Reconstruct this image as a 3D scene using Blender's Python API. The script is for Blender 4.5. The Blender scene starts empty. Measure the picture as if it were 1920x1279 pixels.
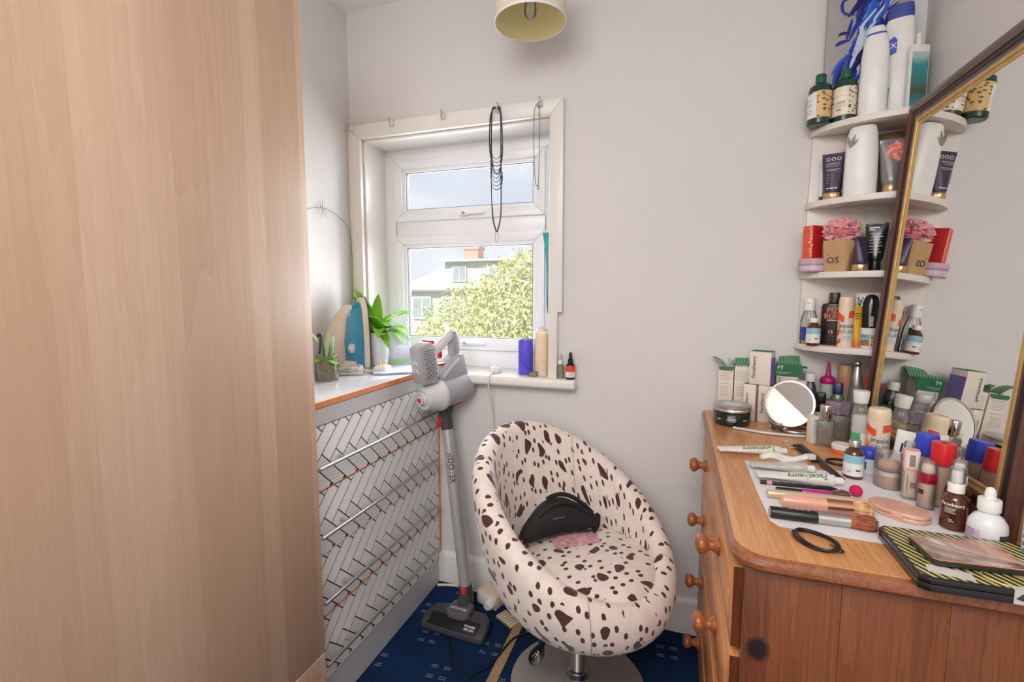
import bpy, bmesh, math, random
from mathutils import Vector, Matrix, Quaternion, noise
random.seed(7)
sc = bpy.context.scene
COL = sc.collection
PI = math.pi
R = math.radians

# ---------------------------------------------------------------- camera, world, sun, area lights, exposure
cam_d = bpy.data.cameras.new('camera'); cam = bpy.data.objects.new('camera', cam_d); COL.objects.link(cam)
cam_d.sensor_fit = 'HORIZONTAL'; cam_d.sensor_width = 36.0; cam_d.lens = 898.0/1920.0*36.0
cam_d.clip_start = 0.02; cam_d.clip_end = 200
cam.location = (0, 0, 1.25); cam.rotation_euler = (R(90-5.63), 0, R(18.97))
sc.camera = cam

sc.view_settings.view_transform = 'Standard'; sc.view_settings.look = 'None'
sc.view_settings.gamma = 1.0; sc.view_settings.use_curve_mapping = False
sc.view_settings.exposure = 0.0

def lin(c):
    o = []
    for v in c[:3]:
        v = v/255.0
        o.append(v/12.92 if v <= .04045 else ((v+.055)/1.055)**2.4)
    return (o[0], o[1], o[2], 1.0)

class NT:
    def __init__(s, nt): s.nt = nt
    def n(s, t, props=None, ins=None):
        nd = s.nt.nodes.new(t)
        for k, v in (props or {}).items(): setattr(nd, k, v)
        for k, v in (ins or {}).items(): s.put(nd, k, v)
        return nd
    def put(s, nd, k, v):
        sock = nd.inputs[k]
        if isinstance(v, bpy.types.NodeSocket): s.nt.links.new(v, sock)
        elif isinstance(v, bpy.types.Node): s.nt.links.new(v.outputs[0], sock)
        else: sock.default_value = v
    def m(s, op, a, b=None, c=None):
        nd = s.nt.nodes.new('ShaderNodeMath'); nd.operation = op
        for i, v in enumerate((a, b, c)):
            if v is not None: s.put(nd, i, v)
        return nd.outputs[0]
    def mix(s, fac, a, b):
        nd = s.nt.nodes.new('ShaderNodeMix'); nd.data_type = 'RGBA'
        s.put(nd, 0, fac); s.put(nd, 6, a); s.put(nd, 7, b)
        return nd.outputs[2]
    def ramp(s, fac, stops):
        nd = s.nt.nodes.new('ShaderNodeValToRGB'); e = nd.color_ramp.elements
        while len(e) < len(stops): e.new(0.5)
        for i, (p, c) in enumerate(stops): e[i].position = p; e[i].color = c
        s.put(nd, 0, fac); return nd.outputs[0]
    def coord(s, kind='Object', scale=(1,1,1), rot=(0,0,0)):
        tc = s.n('ShaderNodeTexCoord'); mp = s.n('ShaderNodeMapping', ins={'Vector': tc.outputs[kind], 'Scale': scale, 'Rotation': rot})
        return mp.outputs[0]
    def noise(s, vec, scale, detail=4, rough=.55, dist=0):
        return s.n('ShaderNodeTexNoise', ins={'Vector': vec, 'Scale': scale, 'Detail': detail, 'Roughness': rough, 'Distortion': dist}).outputs[0]

w = bpy.data.worlds.new('sky'); sc.world = w; w.use_nodes = True
N = NT(w.node_tree); w.node_tree.nodes.clear()
v = N.coord('Generated', (1, 1, 2.2))
cl = N.noise(v, 3.2, 6, .55, .4)
skyc = N.ramp(cl, [(.38, lin((214, 224, 240))), (.62, lin((248, 249, 252)))])
bg = N.n('ShaderNodeBackground', ins={'Color': skyc, 'Strength': 1.02})
N.n('ShaderNodeOutputWorld', ins={'Surface': bg})

def light(name, kind, loc, rot, energy, color, **kw):
    d = bpy.data.lights.new(name, kind); d.energy = energy; d.color = color
    for k, v in kw.items(): setattr(d, k, v)
    o = bpy.data.objects.new(name, d); COL.objects.link(o); o.location = loc; o.rotation_euler = rot
    return o
light('sun', 'SUN', (0, 0, 6), (R(48), 0, R(-25)), 4.6, (1, .95, .84), angle=R(2))
# daylight entering through the window, and two added fill lights, ceiling and rear, behind the camera
light('window_daylight', 'AREA', (-.87, 2.13, 1.44), (R(-82), 0, 0), 52, (.95, .98, 1.0), shape='RECTANGLE', size=.86, size_y=.98)
light('ceiling_fill', 'AREA', (-.22, -.45, 2.36), (R(28), 0, R(-10)), 59, (1.0, .992, .985), shape='RECTANGLE', size=1.2, size_y=1.6)
light('rear_fill', 'AREA', (-.1, -1.75, 1.35), (R(90), 0, 0), 10, (1.0, .992, .985), shape='RECTANGLE', size=1.1, size_y=1.8)

# ---------------------------------------------------------------- helpers
def mat(name, col, rough=.5, metal=0.0, var=.06, vscale=30, bump=0.0, bscale=200, coat=0.0, spec=.5, trans=0.0, sheen=0.0, sss=0.0, emit=0.0):
    m = bpy.data.materials.new(name); m.use_nodes = True
    N = NT(m.node_tree); b = m.node_tree.nodes['Principled BSDF']
    c = lin(col); vec = N.coord('Object')
    nz = N.noise(vec, vscale, 4)
    lo = tuple(max(0, x*(1-var*1.6)) for x in c[:3])+(1,); hi = tuple(min(1, x*(1+var*1.6)) for x in c[:3])+(1,)
    N.put(b, 'Base Color', N.ramp(nz, [(.3, lo), (.7, hi)]))
    N.put(b, 'Roughness', rough); N.put(b, 'Metallic', metal); N.put(b, 'Specular IOR Level', spec)
    if coat: N.put(b, 'Coat Weight', coat); N.put(b, 'Coat Roughness', .08)
    if trans: N.put(b, 'Transmission Weight', trans)
    if sheen: N.put(b, 'Sheen Weight', sheen)
    if sss: N.put(b, 'Subsurface Weight', sss); N.put(b, 'Subsurface Scale', .02)
    if emit: N.put(b, 'Emission Color', c); N.put(b, 'Emission Strength', emit)
    if bump:
        bn = N.n('ShaderNodeBump', ins={'Strength': bump, 'Distance': .002, 'Height': N.noise(vec, bscale, 3)})
        N.put(b, 'Normal', bn)
    return m

def clear(name, tint, amount=.85, rough=.05, body=(255, 255, 255), ior=1.35):
    """thin clear plastic or glass: tinted see-through, a little body colour, a gloss that grows at grazing angles"""
    m = bpy.data.materials.new(name); m.use_nodes = True
    N = NT(m.node_tree); m.node_tree.nodes.clear()
    tr = N.n('ShaderNodeBsdfTransparent', ins={'Color': lin(tint)})
    nz = N.noise(N.coord('Object'), 60, 2)
    df = N.n('ShaderNodeBsdfDiffuse', ins={'Color': N.ramp(nz, [(.3, lin([x*.94 for x in body])), (.7, lin(body))])})
    mx = N.n('ShaderNodeMixShader', ins={0: 1-amount, 1: tr, 2: df})
    gl = N.n('ShaderNodeBsdfGlossy', ins={'Color': (1, 1, 1, 1), 'Roughness': rough})
    fr = N.n('ShaderNodeFresnel', ins={'IOR': ior})
    mx2 = N.n('ShaderNodeMixShader', ins={0: fr, 1: mx.outputs[0], 2: gl})
    N.n('ShaderNodeOutputMaterial', ins={'Surface': mx2})
    return m

def mesh(name, verts, faces, m, parent=None, smooth=True, angle=38):
    me = bpy.data.meshes.new(name); me.from_pydata([tuple(v) for v in verts], [], faces); me.validate(); me.update()
    return obj(name, me, m, parent, smooth, angle)
def obj(name, me, m, parent=None, smooth=True, angle=38):
    if isinstance(me, bmesh.types.BMesh):
        b = me; me = bpy.data.meshes.new(name); b.to_mesh(me); b.free()
    if smooth:
        me.shade_smooth(); me.set_sharp_from_angle(angle=R(angle))
    if m is not None:
        for mm in (m if isinstance(m, (list, tuple)) else [m]): me.materials.append(mm)
    o = bpy.data.objects.new(name, me); COL.objects.link(o)
    if parent is not None: o.parent = parent
    return o
def tag(o, label=None, cat=None, group=None, kind=None):
    if label: o['label'] = label
    if cat: o['category'] = cat
    if group: o['group'] = group
    if kind: o['kind'] = kind
    return o
def thing(name, label, cat, loc=(0, 0, 0), rz=0.0, group=None, quat=None):
    o = bpy.data.objects.new(name, None); COL.objects.link(o); o.empty_display_size = .02
    o.location = loc
    if quat is not None: o.rotation_mode = 'QUATERNION'; o.rotation_quaternion = quat
    else: o.rotation_euler = (0, 0, rz)
    return tag(o, label, cat, group)
def struct(o): o['kind'] = 'structure'; return o
def face_cam(x, y, extra=0): return math.atan2(-y, -x)+PI/2+R(extra)      # local -Y looks at the viewer

def bm_box(bm, c, s, bevel=0.0, seg=2, rot=None):
    r = bmesh.ops.create_cube(bm, size=1.0); vs = r['verts']
    bmesh.ops.scale(bm, vec=s, verts=vs)
    if bevel > 0:
        es = list({e for v in vs for e in v.link_edges})
        rr = bmesh.ops.bevel(bm, geom=es, offset=bevel, segments=seg, affect='EDGES', profile=.5)
        vs = list({v for f in rr['faces'] for v in f.verts} | {v for v in vs if v.is_valid})
    if rot is not None: bmesh.ops.rotate(bm, cent=(0, 0, 0), matrix=rot, verts=vs)
    bmesh.ops.translate(bm, vec=c, verts=vs)
    return vs
def box(name, c, s, m, parent=None, bevel=0.0, seg=2, rot=None):
    bm = bmesh.new(); bm_box(bm, c, s, bevel, seg, rot); return obj(name, bm, m, parent)
def boxes(name, lst, m, parent=None, bevel=0.0):
    bm = bmesh.new()
    for c, s in lst: bm_box(bm, c, s, bevel)
    return obj(name, bm, m, parent)

def lathe_data(prof, n=28, sx=1.0, sy=1.0, ex=2.0, a0=0.0, a1=2*PI, cx=0, cy=0, caps=True):
    """revolve (r, z); ex > 2 squares the section off; a partial sweep when a1-a0 < 2*pi"""
    full = abs(a1-a0-2*PI) < 1e-6
    k = n if full else n+1
    V, F = [], []
    for r_, z in prof:
        for i in range(k):
            a = a0+(a1-a0)*i/n
            c, s = math.cos(a), math.sin(a)
            q = 1.0 if ex == 2 else (abs(c)**ex+abs(s)**ex)**(-1.0/ex)
            V.append((cx+r_*sx*q*c, cy+r_*sy*q*s, z))
    for j in range(len(prof)-1):
        for i in range(n):
            i2 = (i+1) % k
            F.append((j*k+i, j*k+i2, (j+1)*k+i2, (j+1)*k+i))
    if full and caps:
        if prof[0][0] > 1e-6: F.append(tuple(reversed(range(k))))
        if prof[-1][0] > 1e-6: F.append(tuple((len(prof)-1)*k+i for i in range(k)))
    return V, F
def lathe(name, prof, m, parent=None, n=28, **kw):
    V, F = lathe_data(prof, n, **kw); o = mesh(name, V, F, m, parent)
    bm = bmesh.new(); bm.from_mesh(o.data); bmesh.ops.remove_doubles(bm, verts=bm.verts, dist=1e-6); bm.to_mesh(o.data); bm.free()
    o.data.shade_smooth(); o.data.set_sharp_from_angle(angle=R(38))
    return o

def tube_data(pts, r, n=10, closed=False, cap=True, flat=1.0):
    pts = [Vector(p) for p in pts]; L = len(pts); rad = r if isinstance(r, (list, tuple)) else [r]*L
    V, F = [], []; up = None
    for i, p in enumerate(pts):
        a = pts[(i-1) % L] if (closed or i > 0) else p; b = pts[(i+1) % L] if (closed or i < L-1) else p
        t = (b-a).normalized()
        if up is None: up = Vector((0, 0, 1)) if abs(t.z) < .9 else Vector((1, 0, 0))
        s = t.cross(up).normalized(); u2 = s.cross(t).normalized(); up = u2
        for k in range(n):
            an = 2*PI*k/n
            V.append(p+s*(rad[i]*math.cos(an))+u2*(rad[i]*flat*math.sin(an)))
    for i in range(L if closed else L-1):
        j = (i+1) % L
        for k in range(n):
            k2 = (k+1) % n; F.append((i*n+k, i*n+k2, j*n+k2, j*n+k))
    if cap and not closed:
        F.append(tuple(reversed(range(n)))); F.append(tuple((L-1)*n+k for k in range(n)))
    return V, F
def tube(name, pts, r, m, parent=None, n=10, closed=False, flat=1.0):
    V, F = tube_data(pts, r, n, closed, True, flat); return mesh(name, V, F, m, parent)
def tubes(name, lst, m, parent=None, n=8):
    V, F = [], []
    for pts, r in lst:
        a, b = tube_data(pts, r, n); o = len(V); V += a; F += [tuple(i+o for i in f) for f in b]
    return mesh(name, V, F, m, parent)
def smooth_path(pts, k=6, closed=False):
    P = [Vector(p) for p in pts]; n = len(P); out = []
    for i in range(n if closed else n-1):
        p0 = P[(i-1) % n] if (closed or i > 0) else P[i]; p1 = P[i]; p2 = P[(i+1) % n]; p3 = P[(i+2) % n] if (closed or i < n-2) else p2
        for j in range(k):
            t = j/k
            out.append(.5*((2*p1)+(p2-p0)*t+(2*p0-5*p1+4*p2-p3)*t*t+(3*p1-p0-3*p2+p3)*t**3))
    if not closed: out.append(P[-1])
    return out
def prism(name, poly, d0, d1, m, parent=None, axes='xz', bevel=0.0, smooth=True):
    """extrude a 2-D outline; axes names the plane it lies in, the remaining axis runs d0..d1"""
    n = len(poly)
    def P(u, v, d):
        if axes == 'xz': return (u, d, v)
        if axes == 'xy': return (u, v, d)
        return (d, u, v)
    V = [P(u, v, d0) for u, v in poly]+[P(u, v, d1) for u, v in poly]
    F = [tuple(range(n)), tuple(range(2*n-1, n-1, -1))]+[(i, i+n, (i+1) % n+n, (i+1) % n) for i in range(n)]
    me = bpy.data.meshes.new(name); me.from_pydata(V, [], F); me.update()
    bm = bmesh.new(); bm.from_mesh(me); bmesh.ops.recalc_face_normals(bm, faces=bm.faces)
    if bevel: bmesh.ops.bevel(bm, geom=[e for e in bm.edges], offset=bevel, segments=2, affect='EDGES', profile=.5)
    bpy.data.meshes.remove(me)
    return obj(name, bm, m, parent, smooth)

_tc = {}
def text_data(s, size):
    if s not in _tc:
        c = bpy.data.curves.new('lettering', 'FONT'); c.body = s; c.size = 1.0; c.align_x = 'CENTER'; c.align_y = 'CENTER'; c.resolution_u = 2; c.offset = .013
        o = bpy.data.objects.new('lettering', c)
        me = bpy.data.meshes.new_from_object(o)
        _tc[s] = ([tuple(v.co) for v in me.vertices], [tuple(p.vertices) for p in me.polygons])
        bpy.data.objects.remove(o); bpy.data.meshes.remove(me); bpy.data.curves.remove(c)
    V, F = _tc[s]
    return [(x*size, y*size) for x, y, z in V], F
def text_wrap(s, size, m, parent, r, z, a=0.0, name='lettering', spin=0.0, sy=1.0, stretch=1.0):
    """lettering laid round a cylinder of radius r; a = angle from the front (local -Y)"""
    V, F = text_data(s, size); cs, sn = math.cos(R(spin)), math.sin(R(spin)); out = []
    for x, y in V:
        x *= stretch; x, y = x*cs-y*sn, x*sn+y*cs
        an = x/r+R(a); out.append((r*math.sin(an), -r*sy*math.cos(an), z+y))
    return mesh(name, out, F, m, parent, smooth=False)
def text_flat(s, size, m, parent, o, u, v, name='lettering', stretch=1.0):
    """lettering in the plane through o spanned by u (reading direction) and v (up)"""
    V, F = text_data(s, size); o = Vector(o); u = Vector(u).normalized(); v = Vector(v).normalized()
    return mesh(name, [o+u*(x*stretch)+v*y for x, y in V], F, m, parent, smooth=False)

# ---------------------------------------------------------------- materials
M = {}
def wood(name, cols, grain='z', scale=1.0, band=.08, rough=.45, contrast=1.0, coat=0.0, bandax='y', bandamt=.5, knots=False, ring=.45, knot_at=(0, 0)):
    m = bpy.data.materials.new(name); m.use_nodes = True
    N = NT(m.node_tree); b = m.node_tree.nodes['Principled BSDF']
    tc = N.n('ShaderNodeTexCoord'); sep = N.n('ShaderNodeSeparateXYZ', ins={0: tc.outputs['Object']})
    ax = {'x': 0, 'y': 1, 'z': 2}
    bc = N.m('ADD', sep.outputs[ax[bandax]], N.m('MULTIPLY', N.m('SINE', N.m('MULTIPLY', sep.outputs[ax[bandax]], 2.6/band)), band*.33))
    bi = N.m('FLOOR', N.m('DIVIDE', N.m('ADD', bc, 10.013), band))
    wn = N.n('ShaderNodeTexWhiteNoise', {'noise_dimensions': '1D'}, {'W': bi})
    st = [16.0, 16.0, 16.0]; st[ax[grain]] = 1.1
    mp = N.n('ShaderNodeMapping', ins={'Vector': tc.outputs['Object'], 'Scale': [s*scale for s in st]})
    off = N.n('ShaderNodeVectorMath', {'operation': 'ADD'}, {0: mp.outputs[0], 1: N.n('ShaderNodeCombineXYZ', ins={0: N.m('MULTIPLY', bi, 3.7), 1: N.m('MULTIPLY', bi, 1.9), 2: N.m('MULTIPLY', bi, 5.3)}).outputs[0]})
    n1 = N.noise(off.outputs[0], 1.0, 5, .6, .7)
    rings = N.m('FRACT', N.m('MULTIPLY', n1, 9.0))
    st2 = [330.0]*3; st2[ax[grain]] = 6.0
    mp2 = N.n('ShaderNodeMapping', ins={'Vector': tc.outputs['Object'], 'Scale': [s*scale for s in st2]})
    fine = N.noise(mp2.outputs[0], 1.0, 3, .6)
    g = N.m('ADD', N.m('MULTIPLY', rings, ring), N.m('MULTIPLY', fine, 1.0-ring))
    g = N.m('ADD', N.m('MULTIPLY', g, contrast), N.m('MULTIPLY', N.m('SUBTRACT', wn.outputs[0], .5), bandamt))
    col = N.ramp(g, [(.05, lin(cols[0])), (.45, lin(cols[1])), (.95, lin(cols[2]))])
    if knots:
        kx, kz = knot_at; dx_ = N.m('SUBTRACT', sep.outputs[0], kx); dz_ = N.m('MULTIPLY', N.m('SUBTRACT', sep.outputs[2], kz), .82)
        dist = N.m('ADD', N.m('SQRT', N.m('ADD', N.m('MULTIPLY', dx_, dx_), N.m('MULTIPLY', dz_, dz_))), N.m('MULTIPLY', N.m('SUBTRACT', n1, .5), .022))
        k = N.ramp(N.m('MULTIPLY', dist, 20.0), [(.27, (1, 1, 1, 1)), (.43, (0, 0, 0, 1))])
        col = N.mix(k, col, lin(knots))
    N.put(b, 'Base Color', col); N.put(b, 'Roughness', rough)
    if coat: N.put(b, 'Coat Weight', coat); N.put(b, 'Coat Roughness', .2)
    N.put(b, 'Normal', N.n('ShaderNodeBump', ins={'Strength': .12, 'Distance': .001, 'Height': fine}))
    return m
M['beech'] = wood('beech_laminate', [(194, 160, 133), (215, 184, 158), (225, 198, 175)], 'z', .42, .075, .5, .45, bandax='y', bandamt=.36, ring=.26)
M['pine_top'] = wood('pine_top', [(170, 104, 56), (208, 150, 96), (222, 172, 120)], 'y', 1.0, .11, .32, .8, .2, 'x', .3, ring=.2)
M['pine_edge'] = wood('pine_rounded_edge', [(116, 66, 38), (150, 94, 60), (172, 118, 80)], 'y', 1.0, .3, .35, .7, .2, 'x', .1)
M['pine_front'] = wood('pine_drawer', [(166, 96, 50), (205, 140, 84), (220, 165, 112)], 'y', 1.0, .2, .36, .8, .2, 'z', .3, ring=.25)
M['pine_side'] = wood('pine_shaded_side', [(72, 32, 14), (112, 58, 29), (140, 82, 44)], 'z', 1.0, .12, .4, .9, .15, 'x', .45, ring=.28, knots=(26, 12, 12), knot_at=(.0234, .6746))  # same pine, darkened and reddened to paint in the shade on the side
M['pine_knob'] = wood('pine_knob', [(128, 66, 30), (176, 104, 58), (200, 132, 84)], 'x', 2.0, .3, .3, .7, .4, 'z', .1)
M['white_paint'] = mat('white_gloss_paint', (232, 228, 223), .35, var=.02, vscale=6)
M['upvc'] = mat('white_window_plastic', (238, 240, 244), .28, var=.01, vscale=5)
M['shelf_white'] = mat('white_shelf_board', (226, 218, 211), .4, var=.015, vscale=9)
M['white'] = mat('white_plastic', (232, 230, 226), .35, var=.02)
M['cream'] = mat('cream_plastic', (226, 206, 176), .35, var=.03)
M['beige'] = mat('beige_card', (196, 160, 118), .75, var=.05)
M['black'] = mat('black_plastic', (22, 22, 25), .35, var=.1)
M['dark_print'] = mat('dark_print', (58, 56, 60), .6)
M['grey_print'] = mat('grey_print', (140, 132, 130), .6)
M['white_print'] = mat('white_print', (236, 234, 230), .5, var=.01)
M['green_print'] = mat('green_print', (56, 128, 74), .55)
M['silver'] = mat('brushed_silver', (196, 194, 192), .33, .9, var=.04)
M['chrome'] = mat('polished_chrome', (200, 198, 196), .12, 1.0, var=.02)
M['gold'] = mat('gilt_moulding', (206, 174, 112), .34, .7, var=.08, vscale=60)
M['rose_gold'] = mat('rose_gold', (214, 158, 132), .2, .9, var=.03)
M['gold_cap'] = mat('pale_gold_cap', (196, 166, 124), .3, .7, var=.04)
M['grey_plastic'] = mat('mid_grey_plastic', (164, 163, 168), .4, var=.03)
M['light_grey_plastic'] = mat('light_grey_plastic', (206, 206, 208), .35, var=.03)
M['dark_grey_plastic'] = mat('dark_grey_plastic', (66, 64, 68), .4, var=.06)
M['red_plastic'] = mat('red_plastic', (205, 32, 38), .3, var=.04)
M['blue_plastic'] = mat('blue_plastic', (40, 66, 190), .35, var=.04)
M['magenta'] = mat('magenta_plastic', (180, 20, 108), .4, var=.04)
M['teal'] = mat('teal_fabric', (70, 170, 178), .7, var=.08)
M['orange'] = mat('orange_plastic', (240, 120, 60), .4, var=.04)
M['clear'] = clear('clear_plastic', (244, 244, 242), .86)
M['clear_lilac'] = clear('lilac_clear_plastic', (206, 190, 208), .7, body=(196, 180, 200))
M['glass'] = clear('window_glass', (252, 253, 254), .985, .02)
M['lid_film'] = clear('clear_palette_lid', (250, 246, 244), .9, .12, (236, 226, 222), 1.1)
M['bottle_glass'] = clear('clear_bottle_glass', (226, 224, 214), .8, .03, (210, 205, 192))
M['frost'] = clear('frosted_plastic', (226, 230, 228), .35, .3, (222, 226, 222))
M['amber'] = mat('amber_glass', (92, 46, 20), .08, var=.15, vscale=40, coat=.6, trans=.25)
M['liquid'] = mat('pale_perfume', (178, 164, 128), .15, var=.08, trans=.4)
M['foundation'] = mat('foundation_liquid', (208, 158, 122), .3, var=.03)
M['foundation_pale'] = mat('pale_concealer', (228, 196, 166), .3, var=.03)
M['amber_black'] = mat('dark_amber_glass', (48, 26, 18), .08, var=.2, coat=.6)
# ---------------------------------------------------------------- the room shell
XL, XR, YB, YF, ZC = -1.35, .66, 1.79, -1.9, 2.42
def plaster(name, col):
    m = bpy.data.materials.new(name); m.use_nodes = True
    N = NT(m.node_tree); b = m.node_tree.nodes['Principled BSDF']; vec = N.coord('Object')
    c = lin(col)
    big = N.noise(vec, 2.2, 5, .6)
    N.put(b, 'Base Color', N.ramp(big, [(.3, tuple(x*.965 for x in c[:3])+(1,)), (.7, c)]))
    N.put(b, 'Roughness', .75)
    h = N.m('ADD', N.m('MULTIPLY', N.noise(vec, 7, 6, .6), 1.0), N.m('MULTIPLY', N.noise(vec, 120, 3), .12))
    N.put(b, 'Normal', N.n('ShaderNodeBump', ins={'Strength': .3, 'Distance': .012, 'Height': h}))
    return m
M['wall'] = plaster('old_painted_plaster', (219, 216, 214))
M['ceiling'] = plaster('ceiling_paint', (244, 242, 240))

def carpet():
    m = bpy.data.materials.new('blue_fleck_carpet'); m.use_nodes = True
    N = NT(m.node_tree); b = m.node_tree.nodes['Principled BSDF']; tc = N.n('ShaderNodeTexCoord')
    mp = N.n('ShaderNodeMapping', ins={'Vector': tc.outputs['Object'], 'Rotation': (0, 0, R(-4))})
    sp = N.n('ShaderNodeSeparateXYZ', ins={0: mp.outputs[0]}); x, y = sp.outputs[0], sp.outputs[1]
    px, py = .235, .145
    row = N.m('FLOOR', N.m('DIVIDE', y, py)); fy = N.m('FRACT', N.m('DIVIDE', y, py))
    fx = N.m('FRACT', N.m('ADD', N.m('DIVIDE', x, px), N.m('MULTIPLY', row, .43)))
    def band(v, a, b_): return N.m('MULTIPLY', N.m('GREATER_THAN', v, a), N.m('LESS_THAN', v, b_))
    bx = N.m('ADD', band(fx, .10, .20), band(fx, .29, .39))
    by = N.m('ADD', N.m('ADD', band(fy, .20, .222), band(fy, .26, .282)), N.m('ADD', band(fy, .5, .522), band(fy, .56, .582)))
    brk = N.m('GREATER_THAN', N.noise(mp.outputs[0], 160, 2), .42)
    mask = N.m('MULTIPLY', N.m('MULTIPLY', bx, by), brk)
    fib = N.noise(tc.outputs['Object'], 420, 3, .7); big = N.noise(tc.outputs['Object'], 5, 3)
    base = N.ramp(N.m('ADD', N.m('MULTIPLY', fib, .65), N.m('MULTIPLY', big, .35)), [(.32, lin((11, 24, 48))), (.7, lin((30, 60, 102)))])
    speck = N.m('GREATER_THAN', N.noise(tc.outputs['Object'], 240, 1), .74)
    base = N.mix(N.m('MULTIPLY', speck, .35), base, lin((110, 130, 160)))
    N.put(b, 'Base Color', N.mix(N.m('MULTIPLY', mask, .8), base, lin((150, 166, 186))))
    N.put(b, 'Roughness', .95); N.put(b, 'Specular IOR Level', .1)
    N.put(b, 'Normal', N.n('ShaderNodeBump', ins={'Strength': .6, 'Distance': .004, 'Height': fib}))
    return m
M['carpet'] = carpet()
t = .12
struct(box('floor', ((XL+XR)/2, (YB+YF)/2, -.05), (XR-XL+2*t, YB-YF+2*t, .1), M['carpet']))
struct(box('ceiling', ((XL+XR)/2, (YB+YF)/2, ZC+.05), (XR-XL+2*t, YB-YF+.6, .1), M['ceiling']))
struct(box('wall_left', (XL-t/2, (YB+YF)/2, ZC/2), (t, YB-YF+.2, ZC), M['wall']))
struct(box('wall_right', (XR+t/2, (YB+YF)/2, ZC/2), (t, YB-YF+.2, ZC), M['wall']))
struct(box('wall_rear', ((XL+XR)/2, YF-t/2, ZC/2), (XR-XL+2*t, t, ZC), M['wall']))
# window wall with its opening (reveal as deep as the wall)
WX0, WX1, WZ0, WZ1, WD = -1.289, -.461, .925, 1.90, .25
struct(boxes('wall_back', [(((XL-t+WX0)/2, YB+WD/2, ZC/2), (WX0-XL+t, WD, ZC)),
    (((WX1+XR+t)/2, YB+WD/2, ZC/2), (XR+t-WX1, WD, ZC)),
    (((WX0+WX1)/2, YB+WD/2, WZ0/2), (WX1-WX0, WD, WZ0)),
    (((WX0+WX1)/2, YB+WD/2, (WZ1+ZC)/2), (WX1-WX0, WD, ZC-WZ1))], M['wall']))
# skirting: a flat board with a rounded top
def skirting(name, x0, x1, y, h=.125):
    prof = [(0, 0), (-.018, 0), (-.018, h-.02), (-.014, h-.006), (-.006, h), (0, h)]
    V = [(x0, y+a, z) for a, z in prof]+[(x1, y+a, z) for a, z in prof]; n = len(prof)
    F = [(i, (i+1) % n, (i+1) % n+n, i+n) for i in range(n)]+[tuple(range(n)), tuple(range(2*n-1, n-1, -1))]
    return struct(mesh(name, V, F, M['white_paint']))
skirting('baseboard_back', XL, XR, YB, .135)
o = box('baseboard_right', (XR-.009, (YF+.78)/2, .067), (.018, .78-YF, .134), M['white_paint'], bevel=.004); struct(o)

# ---------------------------------------------------------------- window: architrave, sill, frame, two sashes
ar = bpy.data.objects.new('trim_1', None); COL.objects.link(ar); struct(ar)
yo = YB-.011
def miter_board(name, poly):
    return prism(name, poly, YB-.022, YB-.0005, M['white_paint'], ar, 'xz', bevel=.003)
miter_board('head_board', [(XL+.001, 1.958), (-.411, 1.958), (-.461, 1.90), (-1.289, 1.90)])
miter_board('side_board', [(-.461, 1.90), (-.411, 1.958), (-.409, 1.18), (-.427, 1.18), (-.427, .925), (-.461, .925)])
miter_board('side_board', [(XL+.001, 1.958), (-1.289, 1.90), (-1.289, .925), (XL+.001, .925)])
rv = boxes('reveal_lining', [((WX0+.004, YB+.08, 1.41), (.008, .15, .97)), ((WX1-.004, YB+.08, 1.41), (.008, .15, .97)), ((-.875, YB+.08, 1.896), (.83, .15, .008))], M['white_paint'], ar)

win = bpy.data.objects.new('window_1', None); COL.objects.link(win); struct(win); win.location = (0, 1.945, 0)
def frame_ring(name, x0, x1, z0, z1, wd, y0, y1, m, parent, bevel=.006, wb=None):
    wb = wb or wd; bm = bmesh.new(); yc = (y0+y1)/2; dy = y1-y0
    for poly in ([(x0, z0), (x0+wd, z0+wb), (x0+wd, z1-wd), (x0, z1)], [(x1, z0), (x1, z1), (x1-wd, z1-wd), (x1-wd, z0+wb)],
                 [(x0, z1), (x0+wd, z1-wd), (x1-wd, z1-wd), (x1, z1)], [(x0, z0), (x1, z0), (x1-wd, z0+wb), (x0+wd, z0+wb)]):
        vs = [bm.verts.new((x, y0, z)) for x, z in poly]+[bm.verts.new((x, y1, z)) for x, z in poly]
        n = 4
        for f in [vs[:4], vs[4:][::-1]]+[[vs[i], vs[i+n], vs[(i+1) % n+n], vs[(i+1) % n]] for i in range(n)]: bm.faces.new(f)
    bmesh.ops.recalc_face_normals(bm, faces=bm.faces)
    if bevel: bmesh.ops.bevel(bm, geom=bm.edges[:], offset=bevel, segments=2, affect='EDGES', profile=.5)
    return obj(name, bm, m, parent)
frame_ring('outer_frame', WX0+.002, WX1-.002, WZ0, WZ1, .064, 0, .07, M['upvc'], win, .004, wb=.085)
box('transom', (-.875, .035, 1.542), (.72, .07, .07), M['upvc'], win, .005)
gk = mat('dark_rubber_gasket', (96, 98, 104), .7)
for z0, z1, hz in ((1.574, 1.842, 1.594), (1.003, 1.510, 1.034)):
    s = frame_ring('sash', -1.228, -.523, z0, z1, .038, -.014, .05, M['upvc'], win, .005)
    frame_ring('glazing_bead', -1.192, -.559, z0+.036, z1-.036, .017, -.004, .03, M['upvc'], s, .004)
    frame_ring('gasket', -1.1755, -.5755, z0+.0525, z1-.0525, .003, .002, .02, gk, s, 0)
    box('pane', (-.875, .022, (z0+z1)/2), (.60, .004, z1-z0-.104), M['glass'], s)
    h = box('handle', (-.835, -.03, hz), (.105, .014, .013), M['upvc'], s, .005)
    box('handle_boss', (-.882, -.024, hz-.001), (.036, .026, .02), M['upvc'], h, .006)
    lathe('lock', [(0, 0), (.007, 0), (.007, .003), (0, .003)], M['grey_plastic'], h, 12).matrix_local = Matrix.Translation((-.876, -.037, hz)) @ Matrix.Rotation(PI/2, 4, 'X')
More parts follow.
